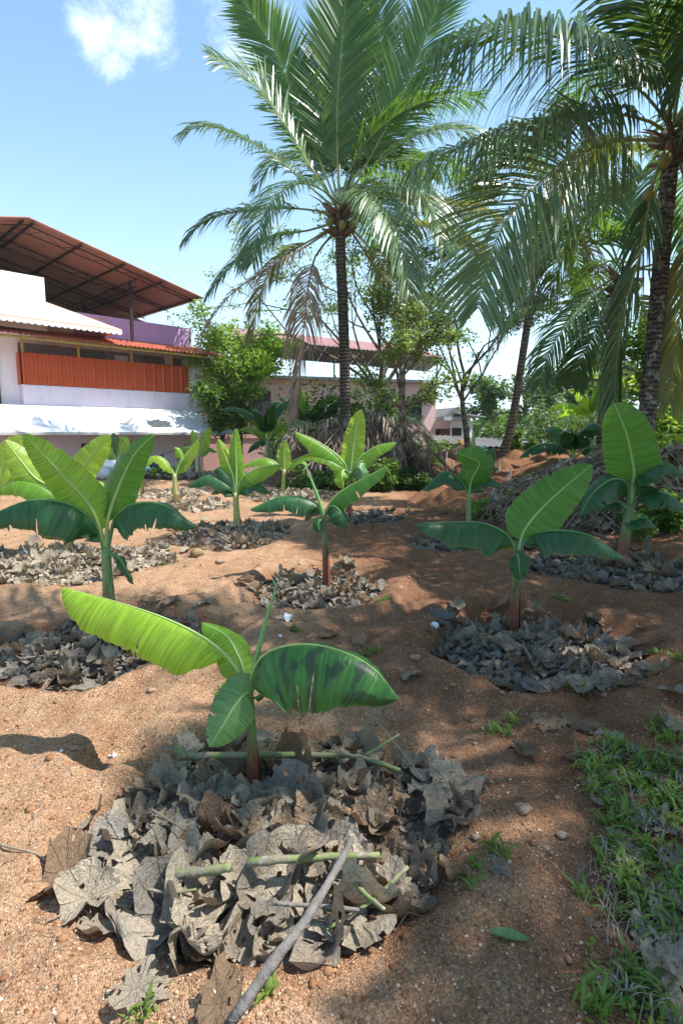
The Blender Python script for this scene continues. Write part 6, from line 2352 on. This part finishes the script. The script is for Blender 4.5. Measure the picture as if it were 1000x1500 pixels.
# cassava field beyond the sheds: too many plants to count
rs_ = np.random.RandomState(14)
cs, cr = [], []
for k in range(520):
    y = 19.5 + 14 * rs_.rand() ** 1.2
    x = y * (.24 + .50 * rs_.rand()) 
    if x < y * .34 and y < 27: continue
    z = hz(x, y)
    cs.append((x, y, max(z, -.4) + .75 + .5 * rs_.rand())); cr.append(.42 + .2 * rs_.rand())
cloud_obj('cassava_foliage', leafcloud(cs, cr, 30000, .085, 15, .8, .1), M['fol_far'], None, 'stuff')
# woods on the slopes far beyond, one mass
cs, cr = [], []
for k in range(520):
    y = 55 + 520 * rs_.rand() ** 1.6
    x = (rs_.rand() - .35) * y * 1.5
    cs.append((x, y, hz(x, y) + .004 * y + 2.2)); cr.append(2.0 + .012 * y)
cloud_obj('far_woods', leafcloud(cs, cr, 26000, .9, 16, .8, .1, .8), M['fol_far'], None, 'stuff')


# grown banana plants in the background
def big_banana(px, py, Y, h, n, leafL, hw, label, seed, mats=('ban_dark', 'ban_young')):
    b = at(px, py, Y); b.z = hz(b.x, b.y)
    r = random.Random(seed)
    root = empty('banana_plant', b, label, 'banana plant', 'grown banana plants in the background')
    k = b + Vector((r.uniform(-.1, .1), 0, h))
    stem(root, b, k, .13, .07, M['stem_green'])
    for i in range(n):
        a = i * 2.399 + seed
        hd = Vector((math.cos(a), math.sin(a), 0))
        e = r.uniform(.1, 1.35)
        L = leafL * r.uniform(.75, 1.1)
        pts = [k - UP * .1]
        q, ee = k.copy(), e + .35
        for j in range(5):
            q = q + (hd * math.cos(ee) + UP * math.sin(ee)) * (L / 5)
            pts.append(q.copy()); ee -= .36
        banana_leaf(root, pts, hw, r.choice(mats), near=42, far=42, pf=.16, n=26, mm=3, ripple=.1, slits=6, seed=seed * 31 + i, rr=.03, tip=.8)
    return root


big_banana(392, 700, 18.5, 1.3, 8, 1.9, .27, 'grown banana plant with drooping dark leaves before the pink house', 5)
big_banana(446, 690, 21, 2.2, 9, 2.3, .30, 'tall banana plant left of the centre palm trunk', 6)
big_banana(478, 690, 21.5, 1.9, 8, 2.0, .28, 'banana plant directly behind the centre palm trunk', 7)
big_banana(402, 690, 22.5, 2.0, 7, 2.0, .28, 'banana plant behind the hanging dead frond', 8)
big_banana(862, 690, 17.0, 1.5, 8, 1.9, .27, 'bright banana plant left of the dark palm trunk', 9, ('ban_young', 'ban_bright'))
big_banana(905, 690, 16.5, 2.1, 8, 1.9, .27, 'taller bright banana plant between the two right palm trunks', 10, ('ban_young', 'ban_bright'))
big_banana(838, 690, 13.2, .9, 6, 1.6, .30, 'blue green banana plant behind the brush heap', 11, ('ban_dark',))
pk_ = at(545, 640, 18.8)
pk_.z = hz(pk_.x, pk_.y)
yp = empty('palm_seedling', pk_, 'young dark palm with arching fronds right of the centre palm trunk', 'palm tree')
for i in range(9):
    rand_frond(yp, pk_ + UP * 1.4, i * .7, .9, 2.3, 960 + i, F_, RG, .5, pairs=36, width=.03, rr=.015)

# ------------------------------------------------------------------ grass and small weeds
def grass(name, spots, n, hmin, hmax, seed, m='grass', w=.0045):
    r = np.random.RandomState(seed)
    Vs = []
    tot = sum(s[3] for s in spots)
    for (cx, cy, rad, wt) in spots:
        k = int(n * wt / tot)
        tuft = max(1, k // 9)
        a, q = r.rand(tuft) * 2 * PI, r.rand(tuft) ** .6 * rad
        tx, ty = cx + q * np.cos(a), cy + q * np.sin(a)
        idx = r.randint(0, tuft, k)
        x = tx[idx] + r.randn(k) * .014; y = ty[idx] + r.randn(k) * .014
        z = H(x, y, False)
        h = hmin + (hmax - hmin) * r.rand(k) ** 1.5
        th = r.rand(k) * 2 * PI
        lean = .35 + 1.0 * r.rand(k)
        dx, dy = np.cos(th), np.sin(th)
        ww = w * (.6 + .9 * r.rand(k))
        px_, py_ = -dy * ww, dx * ww
        c = []
        for (t, up, out, wf) in ((0, 0, 0, .6), (.35, .42, .14, 1.), (.7, .68, .45, .85), (1, .72, .95, .06)):
            X = x + dx * h * lean * out; Y = y + dy * h * lean * out; Z = z + h * up * (1.15 - .3 * lean)
            c.append(np.stack([X + px_ * wf, Y + py_ * wf, Z], -1)); c.append(np.stack([X - px_ * wf, Y - py_ * wf, Z], -1))
        Vs.append(np.stack(c, 1))
    V = np.concatenate(Vs)
    F = np.array([(0, 1, 3, 2), (2, 3, 5, 4), (4, 5, 7, 6)])
    link(name, scatter_mesh(name, M[m], V, F))['kind'] = 'stuff'


GP = []
for (px, py, rad, wt) in ((905, 1110, .14, 3), (960, 1130, .20, 5), (930, 1180, .18, 5), (985, 1180, .2, 4), (890, 1150, .10, 2), (950, 1240, .16, 4), (990, 1300, .12, 2),
                          (900, 1270, .10, 2), (930, 1330, .10, 2), (860, 1120, .07, 1), (990, 1360, .10, 1.5), (730, 1075, .07, .8), (745, 1060, .05, .4), (910, 1430, .09, 1.4), (900, 1490, .10, 1.5),
                          (975, 1080, .12, 1.5), (1040, 1200, .25, 4), (1040, 1350, .2, 3), (955, 1480, .08, .8), (880, 1330, .06, .6)):
    p = hit(px, py)
    GP.append((p.x, p.y, rad, wt))
grass('grass', GP, 1700, .02, .10, 51, 'grass', .0048)
grass('dry_grass', GP, 700, .02, .09, 53, 'frond_dead', .0026)
GP2 = []
for (px, py, rad, wt) in ((540, 960, .06, 1), (435, 925, .05, 1), (320, 1010, .05, .5), (735, 1250, .05, .5), (820, 880, .08, 1), (560, 880, .06, 1), (700, 1280, .05, .5), (400, 1470, .03, .3), (205, 1495, .03, .3),
                          (720, 740, .5, 4), (640, 745, .6, 3), (800, 690, .8, 3), (250, 830, .2, .5), (860, 1010, .1, 1), (960, 960, .2, 1), (680, 690, 1., 3), (880, 980, .12, 1)):
    p = hit(px, py)
    GP2.append((p.x, p.y, rad, wt))
grass('grass', GP2, 1300, .02, .07, 52)
# broad leaved weeds in the grass
rs_ = np.random.RandomState(19)
cs, cr = [], []
for (cx, cy, rad, wt) in GP:
    for k in range(int(wt * 5)):
        a, q = rs_.rand() * 2 * PI, rs_.rand() ** .6 * rad
        x, y = cx + q * math.cos(a), cy + q * math.sin(a)
        cs.append((x, y, hz(x, y) + .022)); cr.append(.025)
cloud_obj('weeds', leafcloud(cs, cr, 1300, .011, 20, .4, -.1, .55), M['fol_bright'], None, 'stuff')
# straw and hair roots scattered on the soil
rt = MB()
r_ = random.Random(23)
for k in range(420):
    y = 1.15 + 5.5 * r_.random() ** 1.5
    x = (r_.random() - .5) * 1.4 * y
    l = r_.uniform(.02, .10) * (1 + .12 * y)
    a = r_.uniform(0, PI)
    z = hz(x, y)
    rt.tube([(x, y, z + .002), (x + l * .5 * math.cos(a), y + l * .5 * math.sin(a), z + .012), (x + l * math.cos(a + .4), y + l * math.sin(a + .4), hz(x + l * math.cos(a + .4), y + l * math.sin(a + .4)) + .003)],
            [.0012, .0011, .0006], 3, False)
rt.build('straw', M['twig'], None, False, 'stuff')
# dry straw in the lower right corner
rt = MB()
for k in range(300):
    p = Vector((r_.uniform(.75, 1.35), r_.uniform(1.2, 1.75), 0))
    l = r_.uniform(.04, .16); a = r_.gauss(.9, .6)
    z = hz(p.x, p.y)
    rt.tube([(p.x, p.y, z + .01), (p.x + l * .5 * math.cos(a), p.y + l * .5 * math.sin(a), z + .03), (p.x + l * math.cos(a), p.y + l * math.sin(a), z + .012)], [.0018, .0016, .0008], 3, False)
rt.build('straw', M['twig'], None, False, 'stuff')


# ------------------------------------------------------------------ humid air
mb = MB()
mb.box((-3100, -40, -60), (6200, 0, 0), (0, 3200, 0), (0, 0, 220))
hm = bpy.data.materials.new('haze')
hm.use_nodes = True
ht = hm.node_tree
ht.nodes.clear()
ho_ = ht.nodes.new('ShaderNodeOutputMaterial')
pv = ht.nodes.new('ShaderNodeVolumePrincipled')
pv.inputs['Color'].default_value = (.86, .93, 1, 1)
pv.inputs['Density'].default_value = .0004
ht.links.new(pv.outputs[0], ho_.inputs['Volume'])
mb.build('haze', hm)['kind'] = 'stuff'
